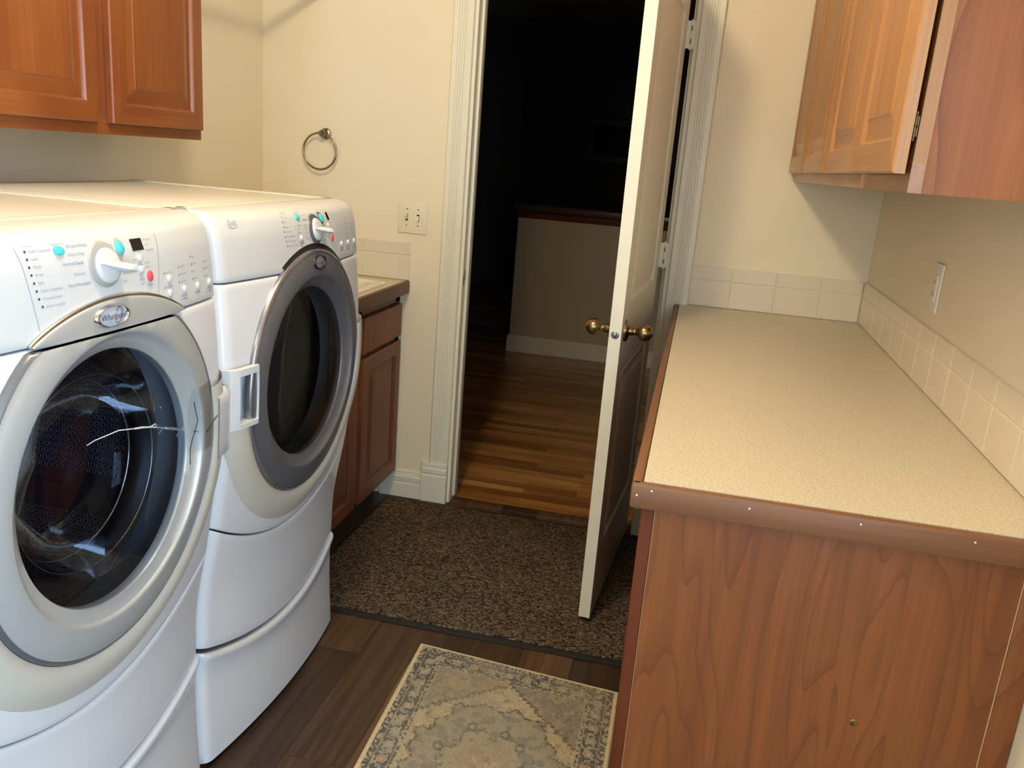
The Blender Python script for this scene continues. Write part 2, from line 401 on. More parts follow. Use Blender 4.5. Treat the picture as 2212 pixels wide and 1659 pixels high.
# hall and kitchen beyond the doorway
HY0, HY1, HX0, HX1 = YB+WT, 9.3, -3.4, 2.2
b = MB(); b.box(HX0-.1, YB+.068, -.06, HX1+.1, HY1+.1, .002); struct('floor_hall', b, M_hard, label='honey brown strip hardwood floor beyond the doorway', cat='floor')
b = MB(); b.box(HX0-.1, HY0, ZC+.2, HX1+.1, HY1+.1, ZC+.26); b.box(HX0-.1, HY0-.01, ZC+.0, HX1+.1, HY0, ZC+.26); struct('ceiling_hall', b, M_ceil, label='dark ceiling of the room beyond the doorway', cat='ceiling')
b = MB(); b.box(HX0-.1, HY0, 0, HX0, HY1, ZC+.2); struct('wall_hall_left', b, M_hallshade, label='unlit left wall of the room beyond the doorway', cat='wall')
b = MB(); b.box(HX1, HY0, 0, HX1+.1, HY1, ZC+.2); struct('wall_hall_right', b, M_hallshade, label='unlit right wall of the room beyond the doorway', cat='wall')
b = MB(); b.box(HX0, HY1, 0, HX1, HY1+.1, ZC+.2); struct('wall_hall_back', b, M_hallshade, label='unlit far wall of the room beyond the doorway', cat='wall')
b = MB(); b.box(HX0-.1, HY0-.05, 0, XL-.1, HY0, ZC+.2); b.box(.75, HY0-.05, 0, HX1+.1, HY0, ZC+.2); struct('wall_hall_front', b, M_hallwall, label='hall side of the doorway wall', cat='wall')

# door casings, plinths, jambs
def fluted(x0, x1, y, th):
    # cross-section polygon of a fluted casing in (x, y), room side towards -y
    w = x1-x0; pts = [(x0, y), (x0, y-th*.75), (x0+.003, y-th)]
    n = 4; a0 = .26*w; gw = .48*w/n
    for k in range(n):
        c = x0+a0+gw*(k+.5)
        pts += [(c-gw*.42, y-th), (c-gw*.2, y-th+.0045), (c+gw*.2, y-th+.0045), (c+gw*.42, y-th)]
    pts += [(x1-.003, y-th), (x1, y-th*.75), (x1, y)]
    return pts
def plinth(mb, x0, x1):
    y = YB
    prof = [(y, 0), (y-.030, 0), (y-.030, .118), (y-.027, .122), (y-.027, .127), (y-.030, .131), (y-.030, .148), (y-.026, .153), (y-.027, .158), (y-.026, .168), (y, .168)]
    mb.prism(prof, 'x', x0, x1)
def casing(name, x0, x1, px0, px1, label):
    t = thing(name, label, 'door trim', ((x0+x1)/2, YB, 0), kind='structure')
    b = MB(); b.prism(fluted(x0, x1, YB, .019), 'z', .168, DH+.085); b.build('fluted_board', M_white, t, 20)
    b = MB(); plinth(b, px0, px1); b.build('plinth_block', M_white, t, 20)
    return t
casing('trim_1', -.956, -.877, -.984, -.876, 'white fluted casing on the left of the doorway')
casing('trim_2', -.084, -.003, -.106, .002, 'white fluted casing on the right of the doorway')
b = MB(); b.box(-.956, YB-.019, DH+.012, -.003, YB, DH+.085, bev=.003); struct('trim_3', b, M_white, label='white casing across the top of the doorway', cat='door trim')
t = thing('trim_4', 'white door jamb lining the doorway', 'door trim', (JL, YB, 0), kind='structure')
b = MB()
b.box(JL-.018, YB-.004, .004, JL, YB+WT, DH); b.box(JL-.018, YB-.004, DH, JR+.018, YB+WT, DH+.018); b.box(JR, YB-.004, .004, JR+.018, YB+WT, DH)
b.build('jamb_board', M_white, t)
b = MB()
b.box(JL, YB+.036, .02, JL+.011, YB+.072, DH, bev=.002); b.box(JL, YB+.036, DH-.011, JR, YB+.072, DH, bev=.002); b.box(JR-.011, YB+.036, .02, JR, YB+.072, DH, bev=.002)
b.build('door_stop', M_white, t)
b = MB(); b.box(JL-.002, YB+.004, .915, JL+.0012, YB+.030, .975, 0, .0005); b.box(JL-.001, YB+.010, .930, JL+.0016, YB+.024, .960, 1)
b.build('strike_plate', [M_steel, M_black], t, label='dark metal strike plate')
b = MB(); b.box(JL, YB+.004, 0, JR, YB+.066, .005, bev=.002); struct('trim_5', b, M_floor, label='dark threshold strip between plank floor and hall hardwood', cat='threshold')

def baseboard(name, axis, a0, a1, face, sgn, label, mt=M_white, h=.118):
    pr = [(0, 0), (.015, 0), (.015, .060), (.012, .064), (.013, .067), (.0135, .090), (.009, .095), (.0095, .100), (.006, .104), (.007, .109), (.004, h), (0, h)]
    b = MB(); b.prism([(face+sgn*d, z) for d, z in pr], 'x' if axis == 'x' else 'y', a0, a1)
    return struct(name, b, mt, smooth=20, label=label, cat='baseboard')
baseboard('baseboard_back', 'x', -1.17, -.984, YB, -1, 'white moulded baseboard between sink cabinet and door casing')

# ------------------------------------------------------------------ room door
HINGE = Vector((-.1235, 3.120, 0)); FREE = Vector((-.1762, 2.389, 0))
dl = (HINGE-FREE); DL = dl.length; du = dl.normalized(); dn = Vector((du.y, -du.x, 0))    # dn points to the +x side
DT = .0355; DZ0, DZ1 = .03, 2.035
def dxf(p):   # p = (s from free edge, outward offset from the +x face, z)
    return FREE + du*p.x + dn*p.y + Vector((0, 0, p.z))
door = thing('door_1', 'white two panel interior door standing open into the room', 'door', (HINGE.x, HINGE.y, 0), kind='structure')
def panel_loops(s0, z0, s1, z1, side):
    # loops (inset, depth) of a recessed, raised panel
    return [(0, 0), (.002, .0012), (.007, .0008), (.012, -.0060), (.016, -.0085), (.024, -.0085), (.052, -.0010), (.054, -.0005)]
def door_face(mb, y0, sg):
    pans = [(.105, .255, DL-.105, .815), (.105, 1.02, DL-.105, 1.92)]
    ss = [0, .105, DL-.105, DL]; zs = [DZ0, .255, .815, 1.02, 1.92, DZ1]
    for i in range(3):
        for j in range(5):
            if i == 1 and j in (1, 3): continue
            mb.add([(ss[i], y0, zs[j]), (ss[i+1], y0, zs[j]), (ss[i+1], y0, zs[j+1]), (ss[i], y0, zs[j+1])], [(0, 1, 2, 3)])
    for (s0, z0, s1, z1) in pans:
        L = panel_loops(s0, z0, s1, z1, sg); vs = []
        for ins, d in L:
            vs += [(s0+ins, y0+sg*d, z0+ins), (s1-ins, y0+sg*d, z0+ins), (s1-ins, y0+sg*d, z1-ins), (s0+ins, y0+sg*d, z1-ins)]
        fs = []
        for k in range(len(L)-1):
            for c in range(4): fs.append((4*k+c, 4*k+(c+1) % 4, 4*k+4+(c+1) % 4, 4*k+4+c))
        n = 4*(len(L)-1); fs.append((n, n+1, n+2, n+3))
        mb.add(vs, fs)
b = MB(); b.xf = dxf
door_face(b, 0, 1); door_face(b, -DT, -1)
for (s0, z0, s1, z1) in ((0, DZ0, 0, DZ1), (DL, DZ0, DL, DZ1)):
    b.add([(s0, 0, z0), (s0, -DT, z0), (s0, -DT, z1), (s0, 0, z1)], [(0, 1, 2, 3)])
for z in (DZ0, DZ1):
    b.add([(0, 0, z), (DL, 0, z), (DL, -DT, z), (0, -DT, z)], [(0, 1, 2, 3)])
b.build('door_slab', M_white, door, 15)
KZ, KS = .944, .066
for sg, y0 in ((1, 0), (-1, -DT)):
    o = dxf(Vector((KS, y0, KZ))); ax = dn*sg
    b = MB(); b.lathe([(.0005, .013), (.013, .013), (.026, .010), (.032, .006), (.033, .001), (.033, 0)], o, ax, 40); rose = b.build('rose', M_brass, door)
    b = MB()
    pr = [(.0125, .008), (.0125, .024), (.0105, .026), (.0105, .032), (.012, .034)]
    R_ = .0245; c = .058
    pr += [(R_*math.sin(a), c-R_*math.cos(a)) for a in np.linspace(.55, math.pi-.001, 16)]
    b.lathe(pr, o, ax, 32); b.build('knob', M_brass, door, 50)
o = dxf(Vector((0, -DT/2, KZ-.004)))
b = MB(); b.lathe([(.0115, -.001), (.0115, .0012), (.0105, .0018), (.008, .0018), (.0075, .0008), (.0001, .0008)], o, -du, 32)
b.xf = dxf; b.box(-.008, -DT/2-.004, KZ-.010, .002, -DT/2+.004, KZ+.002, bev=.002)
b.build('latch', M_steel, door, label='round steel latch in the door edge')
for z in (1.855, 1.11, .33):
    b = MB(); pin = Vector((-.108, 3.116, 0))
    b.lathe([(.0001, z-.049), (.004, z-.048), (.0055, z-.045), (.0055, z+.045), (.004, z+.048), (.0001, z+.049)], pin, (0, 0, 1), 14)
    b.box(-.108, 3.118, z-.044, -.0965, YB-.0035, z+.044); b.box(-.126, 3.114, z-.044, -.108, 3.1165, z+.044)
    b.box(-.1095, 3.109, z+.012, -.1065, 3.1105, z+.028, 1); b.box(-.1095, 3.109, z-.030, -.1065, 3.1105, z-.014, 1)
    b.build('hinge', [M_white, M_black], door)

# ------------------------------------------------------------------ laundry machines
TAB = [(0,-.937),(.15,-.944),(.25,-.945),(.30,-.943),(.44,-.936),(.60,-.908),(.775,-.884),(.90,-.878),(1.0,-.879),(1.11,-.886),(1.19,-.893),(1.225,-.899),(1.245,-.908),(1.30,-.94)]
MW, BOW, RC = .686, .030, .02
def prof(z):
    T = TAB; n = len(T)
    if z <= T[0][0]: return T[0][1]
    if z >= T[-1][0]: return T[-1][1]
    for i in range(n-1):
        if T[i][0] <= z <= T[i+1][0]: break
    def m(k):
        a = max(0, k-1); c = min(n-1, k+1); return (T[c][1]-T[a][1])/(T[c][0]-T[a][0])
    h = T[i+1][0]-T[i][0]; t = (z-T[i][0])/h
    return (2*t**3-3*t*t+1)*T[i][1]+(t**3-2*t*t+t)*h*m(i)+(-2*t**3+3*t*t)*T[i+1][1]+(t**3-t*t)*h*m(i+1)
def rnd(u):
    d = max(0, min(RC, abs(u-MW/2)-(MW/2-RC))); return RC-math.sqrt(max(0, RC*RC-d*d))
def bowf(u):
    c = (u-MW/2)/(MW/2); return 1-c*c
def S(u, z, off=0): return prof(z)+BOW*bowf(u)-rnd(u)+off
US = [0, .0015, .004, .008, .013, .020] + list(np.linspace(.03, MW-.03, 44)) + [MW-.020, MW-.013, MW-.008, MW-.004, MW-.0015, MW]

def text_verts(body, size, align='LEFT', shear=0, bold=0):
    cu = bpy.data.curves.new('lettering', 'FONT'); cu.body = body; cu.size = size; cu.align_x = align; cu.shear = shear
    cu.offset = bold; cu.resolution_u = 2; cu.fill_mode = 'FRONT'
    o = bpy.data.objects.new('lettering', cu); COL.objects.link(o)
    dg = bpy.context.evaluated_depsgraph_get(); dg.update()
    me = bpy.data.meshes.new_from_object(o.evaluated_get(dg))
    vs = [v.co.copy() for v in me.vertices]; fs = [tuple(p.vertices) for p in me.polygons]
    bpy.data.objects.remove(o, do_unlink=True); bpy.data.curves.remove(cu); bpy.data.meshes.remove(me)
    return vs, fs

def machine(name, label, y0, seam, smile0, smile1, lip0, lip1, ztop, wash):
    T = thing(name, label, 'washing machine' if wash else 'clothes dryer', (-1.25, y0+MW/2, 0))
    CU = MW/2
    def P(u, z, off=0): return (S(u, z, off), y0+u, z)
    smile = lambda u: smile0+(smile1-smile0)*((u-CU)/CU)**2
    lip = lambda u: lip0+(lip1-lip0)*((u-CU)/CU)**2
    DCZ = .862 if wash else .880; A, B = .279, (.300 if wash else .288)
    DCY = CU
    ring_m = M_silver if wash else M_dgrey; DB = 0 if wash else .010
    # --- body shell (open front), dark inside
    b = MB(); xb, xf = -1.565, -.965
    b.box(xb, y0, .02, xf, y0+.012, ztop-.016, bev=0); b.box(xb, y0+MW-.012, .02, xf, y0+MW, ztop-.016)
    b.box(xb, y0, .02, xb+.01, y0+MW, ztop-.016)
    b.build('cabinet', M_enamel, T)
    b = MB(); b.box(xb+.011, y0+.013, .03, -1.44, y0+MW-.013, ztop-.03)
    b.build('inner_back', M_interior, T)
    # --- top panel with a raised rolled border
    b = MB(); xt = -.968
    b.box(xb-.002, y0+.001, ztop-.018, xt, y0+MW-.001, ztop-.003, bev=.004)
    b.box(xb-.002, y0+.001, ztop-.012, xt, y0+.022, ztop, bev=.004); b.box(xb-.002, y0+MW-.022, ztop-.012, xt, y0+MW-.001, ztop, bev=.004)
    b.box(xt-.02, y0+.001, ztop-.012, xt, y0+MW-.001, ztop, bev=.004)
    b.build('top_panel', M_top, T)
    # --- console: face, rolled top edge, flat top back to the top panel
    path = [(.0, 0)]
    con = thing  # placeholder
    zs = [0, .0015, .005] + list(np.linspace(.015, 1.238-seam, 9))
    def con_pt(u, k):
        if k < len(zs):
            z = seam+.0015+zs[k]; off = {0: -.004, 1: -.0012}.get(k, 0)
            return P(u, z, off)
        q = [(1.2445, -.907, 1), (1.2525, -.9135, .97), (1.2585, -.922, .93), (1.2625, -.932, .88), (1.2650, -.943, .75), (1.2660, -.955, .5), (1.2655, xt+.003, .25), (1.255, xt+.0025, .25)][k-len(zs)]
        edge = rnd(u)*.75
        kf = max(0, min(1, (q[2]-.5)*2)); return (q[1]+BOW*q[2]*bowf(u)*(1 if q[2] > .3 else 0)-rnd(u)*kf, y0+u, q[0]+(ztop-1.268)-rnd(u)*.25*kf)
    KN = len(zs)+8
    b = MB()
    vs = [con_pt(u, k) for k in range(KN) for u in US]; nu = len(US)
    fs = [(k*nu+i, k*nu+i+1, (k+1)*nu+i+1, (k+1)*nu+i) for k in range(KN-1) for i in range(nu-1)]
    b.add(vs, fs)
    # side skirts and bottom return
    for i in (0, nu-1):
        ring = [vs[k*nu+i] for k in range(KN)]; back = [(min(p[0], -.93)-.04 if k < KN-3 else p[0]-.0, p[1], p[2]) for k, p in enumerate(ring)]
        n = len(ring); b.add(ring+back, [(k, k+1, n+k+1, n+k) for k in range(n-1)])
    bot = [vs[i] for i in range(nu)]; b.add(bot+[(p[0]-.03, p[1], p[2]) for p in bot], [(i, i+1, nu+i+1, nu+i) for i in range(nu-1)])
    console = b.build('console', M_plastic, T, 40)
    # --- generic front panel
    def panel(nm, lo, hi, m, hole=None, nz=26, off=0):
        ts = None; b = MB()
        def zz(u, k, N): 
            l, h = lo(u), hi(u)
            e = [0, .0015, .0045]
            if k < 3: return l+e[k]
            if k >= N-3: return h-e[N-1-k]
            return l+.0045+(h-l-.009)*(k-2)/(N-5)
        N = nz+6
        vs = []
        for k in range(N):
            for u in US:
                z = zz(u, k, N); o_ = {0: -.0045, 1: -.0013, N-1: -.0045, N-2: -.0013}.get(k, 0)
                vs.append(P(u, z, off+o_))
        fs = []
        for k in range(N-1):
            for i in range(nu-1):
                q = (k*nu+i, k*nu+i+1, (k+1)*nu+i+1, (k+1)*nu+i)
                if hole:
                    cu_ = sum(vs[j][1] for j in q)/4-y0; cz_ = sum(vs[j][2] for j in q)/4
                    if hole(cu_, cz_): continue
                fs.append(q)
        b.add(vs, fs)
        for row in (0, N-1):
            r = [vs[row*nu+i] for i in range(nu)]
            b.add(r+[(p[0]-.03, p[1], p[2]) for p in r], [(i, i+1, nu+i+1, nu+i) for i in range(nu-1)])
        for i in (0, nu-1):
            r = [vs[k*nu+i] for k in range(N)]
            b.add(r+[(-.975, p[1], p[2]) for p in r], [(k, k+1, N+k+1, N+k) for k in range(N-1)])
        return b.build(nm, m, T, 40)
    el = lambda u, z, a, c: ((u-DCY)/a)**2+((z-DCZ)/c)**2
    panel('front_panel', lambda u: smile(u)+.002, lambda u: seam-.0015, M_enamel, hole=lambda u, z: el(u, z, .245, .255) < 1 or (not wash and .016 < u < .090 and .834 < z < .950), nz=60)
    panel('lower_panel', lambda u: lip(u)+.014, lambda u: smile(u)-.002, M_enamel, nz=18)
    # --- pedestal with drawer front and rolled lip
    ped = None
    b = MB(); b.box(xb+.02, y0+.004, 0, -.985, y0+MW-.004, .022)
    pedestal = b.build('pedestal', M_enamel, T)
    rows = [(0.012, -.004, 0), (0.014, 0, 0)] + [(None, 0, t_) for t_ in np.linspace(.08, .9, 9)] + [(-.024, .002, 1), (-.014, .0065, 1), (-.005, .0085, 1), (0, .007, 1), (.003, .002, 1), (.0035, -.006, 1), (.001, -.014, 1), (-.004, -.045, 1)]
    b = MB(); vs = []
    for (dz, off, t_) in rows:
        for u in US:
            L_ = lip(u)
            z = dz if t_ == 0 else (.014+(L_-.03-.014)*t_ if dz is None else L_+dz)
            x = S(u, min(z, L_), off)
            vs.append((x, y0+u, z))
    N = len(rows)
    b.add(vs, [(k*nu+i, k*nu+i+1, (k+1)*nu+i+1, (k+1)*nu+i) for k in range(N-1) for i in range(nu-1)])
    for i in (0, nu-1):
        r = [vs[k*nu+i] for k in range(N)]
        b.add(r+[(-.985, p[1], p[2]) for p in r], [(k, k+1, N+k+1, N+k) for k in range(N-1)])
    b.build('drawer', M_enamel, pedestal, 40)
    # --- collar: cream swell around the lower door
    NT = 96
    def zcut(z): return z
    zc = .965
    b = MB(); t0 = math.asin(min(1, (zc-DCZ)/.36))
    CA, CB = .352, (.372 if wash else .360)
    ths = list(np.linspace(math.pi-math.asin(min(1, (zc-DCZ)/CB)), 2*math.pi+math.asin(min(1, (zc-DCZ)/CB)), 90))
    rr = [(-.02, -.02), (0, .007), (.10, .0125), (.3, .0150), (.55, .0135), (.78, .0080), (.92, .0028), (1, .0002), (1.0, -.01)]
    def colp(th, q):
        a = (A+.003)+(CA-A-.003)*q[0]; c = (B+.003)+(CB-B-.003)*q[0]
        u = DCY+a*math.cos(th); z = DCZ+c*math.sin(th); z = min(z, zc)
        u = max(.0, min(MW, u)); z = max(z, smile(u)+.004)
        return P(u, z, q[1])
    b.grid(colp, ths, rr, skip=None if wash else (lambda t0_, q0, t1_, q1: math.cos(t0_) < -.3 and DCZ+(B+.003+(CB-B-.003)*q0[0])*math.sin(t1_) > .83))
    b.build('door_collar', M_cream, T, 50)
    # --- door: ring, glass, handle, badge
    def ringp(th, q):
        a, c, off, k = q
        u = DCY+a*math.cos(th); z = DCZ+c*math.sin(th)
        # follow the bowed front only at the rim, flatten towards the glass
        s_ = S(max(.02, min(MW-.02, u)), z)
        flat = S(DCY, DCZ)-.006
        return (s_*k+flat*(1-k)+off, y0+u, z)
    thf = list(np.linspace(0, 2*math.pi, NT, endpoint=False))
    prof_r = [(A+.001, B+.001, -.006, 1), (A+.001, B+.001, .006, 1), (A-.002, B-.002, .0095, 1), (A-.008, B-.008, .011, 1), (A-.011, B-.011, .0112, 1), (A-.013, B-.013, .0118, 1),
              (.255, .272-DB, .0135, .95), (.240, .254-DB, .0130, .9), (.2305, .2425-DB, .0125, .82), (.2280, .2395-DB, .0115, .8), (.2262, .2375-DB, .009, .77), (.2245, .2355-DB, .005, .74), (.215, .2260-DB, -.0045, .4), (.2035, .2125-DB, -.0125, 0), (.202, .211-DB, -.0155, 0), (.202, .211-DB, -.030, 0)]
    def cutz(p):
        return p
    b = MB()
    b.grid(ringp, thf, prof_r, closed=True)
    if wash:      # washer door is cut straight across the top, under the logo cap
        zt_ = seam-.003
        b.v = [(x, y, min(z, zt_)) if z > zt_ else (x, y, z) for (x, y, z) in b.v]
    dring = b.build('door', ring_m, T, 40)
    # bright outer edge
    b = MB(); b.grid(ringp, thf, [(A+.0022, B+.0022, -.002, 1), (A+.0022, B+.0022, .0068, 1), (A-.0005, B-.0005, .0102, 1), (A-.0045, B-.0045, .0118, 1), (A-.0055, B-.0055, .0100, 1)], closed=True)
    if wash: b.v = [(x, y, min(z, seam-.003)) for (x, y, z) in b.v]
    b.build('rim', mat('rim_steel', lin(150, 152, 162), .25, metal=.8) if not wash else M_dgrey, dring, 60)
    b = MB(); gx = S(DCY, DCZ)-.006-.0165
    def gl(th, q):
        return (gx+q[1], y0+DCY+.203*q[0]*math.cos(th), DCZ+(.212-DB)*q[0]*math.sin(th))
    b.grid(gl, thf, [(1, 0), (.93, .006), (.8, .011), (.6, .0155), (.4, .018), (.2, .0195), (.02, .020)], closed=True)
    b.build('glass', M_glass if wash else M_glassd, dring, 60)
    # drum behind the glass
    cx_, czd = -.955, DCZ
    b = MB(); RD = .245
    b.lathe([(.215, -.945), (RD, -.965), (RD, -1.40)], (0, y0+DCY, czd), (1, 0, 0), 72, cap=False)
    b.v = [p for p in b.v]
    drum = b.build('drum', M_perf if wash else M_ddrum, T, 60)
    uvl = drum.data.uv_layers.new(name='UVMap')
    for poly in drum.data.polygons:
        angs = []
        for li in poly.loop_indices:
            co = drum.data.vertices[drum.data.loops[li].vertex_index].co
            angs.append(math.atan2(co.z-czd, co.y))
        if max(angs)-min(angs) > math.pi: angs = [a+2*math.pi if a < 0 else a for a in angs]
        for a, li in zip(angs, poly.loop_indices):
            co = drum.data.vertices[drum.data.loops[li].vertex_index].co
            uvl.data[li].uv = (a*RD/.0135, co.x/.0135)
    b = MB(); b.lathe([(RD, -1.40), (.0001, -1.40)], (0, y0+DCY, czd), (1, 0, 0), 72, cap=False); b.build('drum_back', M_drum if wash else M_ddrum, drum)
    if wash:
        for k in range(3):
            b = MB(); a = math.radians(205+120*k); c, s = math.cos(a), math.sin(a)
            pts = []
            for x in (-1.0, -1.38):
                for (dr, dt) in ((RD, -.04), (RD-.05, -.012), (RD-.055, 0), (RD-.05, .012), (RD, .04)):
                    pts.append((x, y0+DCY+dr*c-dt*s, czd+dr*s+dt*c))
            b.add(pts, [(i, i+1, i+6, i+5) for i in range(4)] + [(0, 1, 2, 3, 4), (5, 6, 7, 8, 9)])
            b.build('baffle', M_drum, drum)
        b = MB(); b.lathe([(.205, -.93), (.185, -.945), (.182, -.965), (.196, -.985), (.215, -.99)], (0, y0+DCY, czd), (1, 0, 0), 64, cap=False)
        b.build('gasket', M_dkplastic, T, 60)
        # inner glass bowl, bulging into the drum
        b = MB()
        b.lathe([(.170, gx-.012), (.163, gx-.030), (.150, gx-.075), (.128, gx-.105), (.09, gx-.118), (.0005, gx-.122)], (0, y0+DCY, czd), (1, 0, 0), 64, cap=False)
        bb = MB(); bb.tube([(gx-.078, y0+DCY+.150*math.cos(t), czd+.150*math.sin(t)) for t in thf], .0016, 6, closed=True); bb.tube([(gx-.040, y0+DCY+.163*math.cos(t), czd+.163*math.sin(t)) for t in thf], .0012, 6, closed=True)
        bb.build('bowl_highlight', M_chrome, dring, 60)  # thin chrome tubes added to stand for highlight arcs on the bowl
        b.build('glass_bowl', glassmat('bowl_glass', (.92, .95, .98), .02, .4), dring, 60)
    else:
        b = MB(); b.lathe([(.205, -.93), (.20, -.955), (.215, -.96)], (0, y0+DCY, czd), (1, 0, 0), 64, cap=False); b.build('gasket', M_dkplastic, T, 60)
        # flat lint duct and inner bracket seen through the smoked glass
        b = MB(); b.box(-1.05, y0+DCY-.14, czd-.10, -1.02, y0+DCY+.06, czd-.085, bev=.003); b.box(-1.06, y0+DCY+.055, czd-.1, -1.02, y0+DCY+.062, czd+.16, bev=.002)
        b.build('inner_rib', M_dgrey, drum)
    # --- handle
    b = MB()
    if wash:
        us = list(np.linspace(MW-.055, MW+.004, 10)); zs_ = [.785, .79, .80, .82, .86, .90, .92, .928, .932]
        def hp(u, z):
            e = min(abs(z-.785), abs(z-.932)); lift = .012*min(1, e/.012)
            uu = min(u, MW-.002)
            return (S(min(uu, MW-.012), z)+.006+lift+(-.010 if u > MW else 0), y0+u, z)
        b.grid(hp, us, zs_)
        b.build('handle', M_plastic, T, 50)
    else:
        z0, z1, u0_, u1_ = .826, .957, .001, .086
        def hx(u, z): return S(u, z)+.0135+.004*min(1, u/.03)
        us = [u0_, .004, .010, .022, .023, .040, .060, .079, .080, u1_]; zv = [z0, z0+.002, z0+.012, z0+.014, .88, .91, z1-.018, z1-.016, z1-.002, z1]
        def hp(u, z):
            x = hx(u, z)
            if u in (u0_, u1_) or z in (z0, z1): x -= .010
            if .0225 <= u <= .0795 and z0+.013 < z < z1-.017: x -= .036*(1 if u > .024 else 1)
            return (x, y0+u, z)
        b.grid(hp, us, zv); b.build('handle', M_plastic, T, 25)
        b = MB(); b.box(S(.64, .9)-.012, y0+MW-.018, .855, S(.64, .9)+.002, y0+MW-.002, .925, bev=.003); b.build('hinge_cover', M_plastic, T)
    # --- badge
    bu, bz = (.333, 1.131) if wash else (.353, 1.141)
    ra, rb = (.0375, .0165) if wash else (.030, .0165)
    if wash:   # grey logo cap above the door
        b = MB(); us = list(np.linspace(CU-.163, CU+.192, 40))
        def top(u):
            t_ = (u-(CU+.0145))/.1785; return seam+.002+.047*max(0, 1-t_*t_)**.9
        def cp(u, q):
            z = seam+.001+(top(u)-seam-.001)*q[0]
            return P(u, z, q[1])
        b.grid(cp, us, [(0, .0), (0, .0085), (.5, .0095), (.86, .009), (.93, .0085), (.97, .006), (1, 0)]); b.build('logo_cap', M_silver, console, 50)
        b = MB(); b.tube([P(u, top(u)+.0005, .003) for u in us], .0035, 8); b.build('cap_edge', M_chrome, console, 60)
        off = .0095; par = console
    else:
        b = MB()
        th = np.linspace(math.radians(22), math.radians(118), 30)
        b.grid(lambda t, q: P(DCY+(A+q[0])*math.cos(t), DCZ+(B+q[0]*(.45+.55*math.sin((t-math.radians(22))/math.radians(96)*math.pi)))*math.sin(t), q[1]), list(th), [(.001, .007), (.004, .0045), (.010, .002), (.016, .0003)])
        b.build('door_recess_trim', M_dkplastic, console, 60)
        off = .0118; par = dring
    def Q(u, z, o_):
        return P(u, z, o_) if wash else (ringp(math.atan2((z-DCZ)/B, (u-DCY)/A), (A*math.hypot((u-DCY)/A, (z-DCZ)/B), B*math.hypot((u-DCY)/A, (z-DCZ)/B), o_+.001, .97)))
    b = MB()
    th = list(np.linspace(0, 2*math.pi, 48, endpoint=False))
    b.grid(lambda t, q: Q(bu+ra*q[0]*math.cos(t), bz+rb*q[0]*math.sin(t), off+q[1]), th, [(1.06, 0), (1.0, .004), (.93, .0055), (.86, .0045), (.84, .002)], closed=True)
    b.build('badge_rim', M_chrome if wash else M_dkplastic, par, 60)
    b = MB(); b.grid(lambda t, q: Q(bu+ra*q[0]*math.cos(t), bz+rb*q[0]*math.sin(t), off+q[1]), th, [(.87, .002), (.6, .0032), (.3, .0038), (.01, .004)], closed=True)
    bp_ = b.build('badge_plate', mat(name+'_badge', lin(206, 216, 236) if wash else lin(150, 152, 160), .3, metal=.3), par, 60)
    b = MB()
    vs, fs = text_verts('Whirlpool', .0135 if wash else .0095, 'CENTER', .35)
    b.add([Q(bu+v.x-.002, bz-.0045+v.y, off+.0046) for v in vs], fs)
    pts = [Q(bu+.010+.0075*math.cos(t)*1.0+.004*math.sin(t), bz+.0005+.0118*math.sin(t), off+.0048) for t in np.linspace(-2.2, 2.6, 24)]
    if not wash: pts = [Q(bu+.008+.006*math.cos(t)+.003*math.sin(t), bz+.0005+.010*math.sin(t), off+.0048) for t in np.linspace(-2.2, 2.6, 24)]
    b.tube(pts, .0005, 5)
    b.build('badge_lettering', M_inkd, par, 0)
    # --- controls on the console
    def disc(nm, u, z, ru, rz, h, m, parent=console, dome=.4):
        b = MB(); th = list(np.linspace(0, 2*math.pi, 28, endpoint=False))
        b.grid(lambda t, q: P(u+ru*q[0]*math.cos(t), z+rz*q[0]*math.sin(t), q[1]), th, [(1.0, 0), (1.0, h*.6), (.93, h*.9), (.8, h), (.5, h*(1+dome*.3)), (.02, h*(1+dome*.4))], closed=True)
        return b.build(nm, m, parent, 60)
    ink = M_ink; inkb = M_inkd if not wash else mat('blue_grey_ink', lin(132, 150, 186), .6)
    def dot(u, z, r=.0019):
        th = list(np.linspace(0, 2*math.pi, 10, endpoint=False))
        led = MB(); led.grid(lambda t, q: P(u+r*q*math.cos(t), z+r*q*math.sin(t), .0006), th, [1, .02], closed=True); led.build('indicator_dot', M_inkd, console, 0)
    def tx(s_, u, z, size=.0068, al='LEFT', mb=None, bold=0):
        size *= .88; vs, fs = text_verts(s_, size, al, 0, bold)
        b = MB(); b.add([P(u+v.x, z-size*.35+v.y, .0006) for v in vs], fs); b.build('printed_label', mb or ink, console, 0)
    def seamline(u0, z0, u1, z1, w=.0011):
        b = MB(); n = 14
        pts = [(u0+(u1-u0)*i/n, z0+(z1-z0)*i/n) for i in range(n+1)]
        b.add([P(u-w/2, z, .0004) for u, z in pts]+[P(u+w/2, z, .0004) for u, z in pts], [(i, i+1, n+2+i, n+1+i) for i in range(n)])
        return b.build('panel_seam', M_ink, console, 0)
    if wash:
        seamline(.188, 1.244, .203, seam+.022); seamline(.489, 1.244, .467, seam+.020)
        for i, (s_, z, dd) in enumerate([('Add a Garment', 1.236, .203), ('Soak', 1.226, .202), ('Wash', 1.2155, .202), ('Rinse', 1.205, .203), ('Spin', 1.194, .205), ('Cycle Complete', 1.183, .207), ('Concentrated', 1.172, .209), ('Door Locked', 1.161, .213)]):
            dot(dd, z); tx(s_, dd+.0065, z)
        tx('Process', .199, 1.2435, .007); tx('Control On', .262, 1.2425, .0068, 'CENTER')
        disc('button', .260, 1.2335, .0085, .0062, .004, M_aqua)
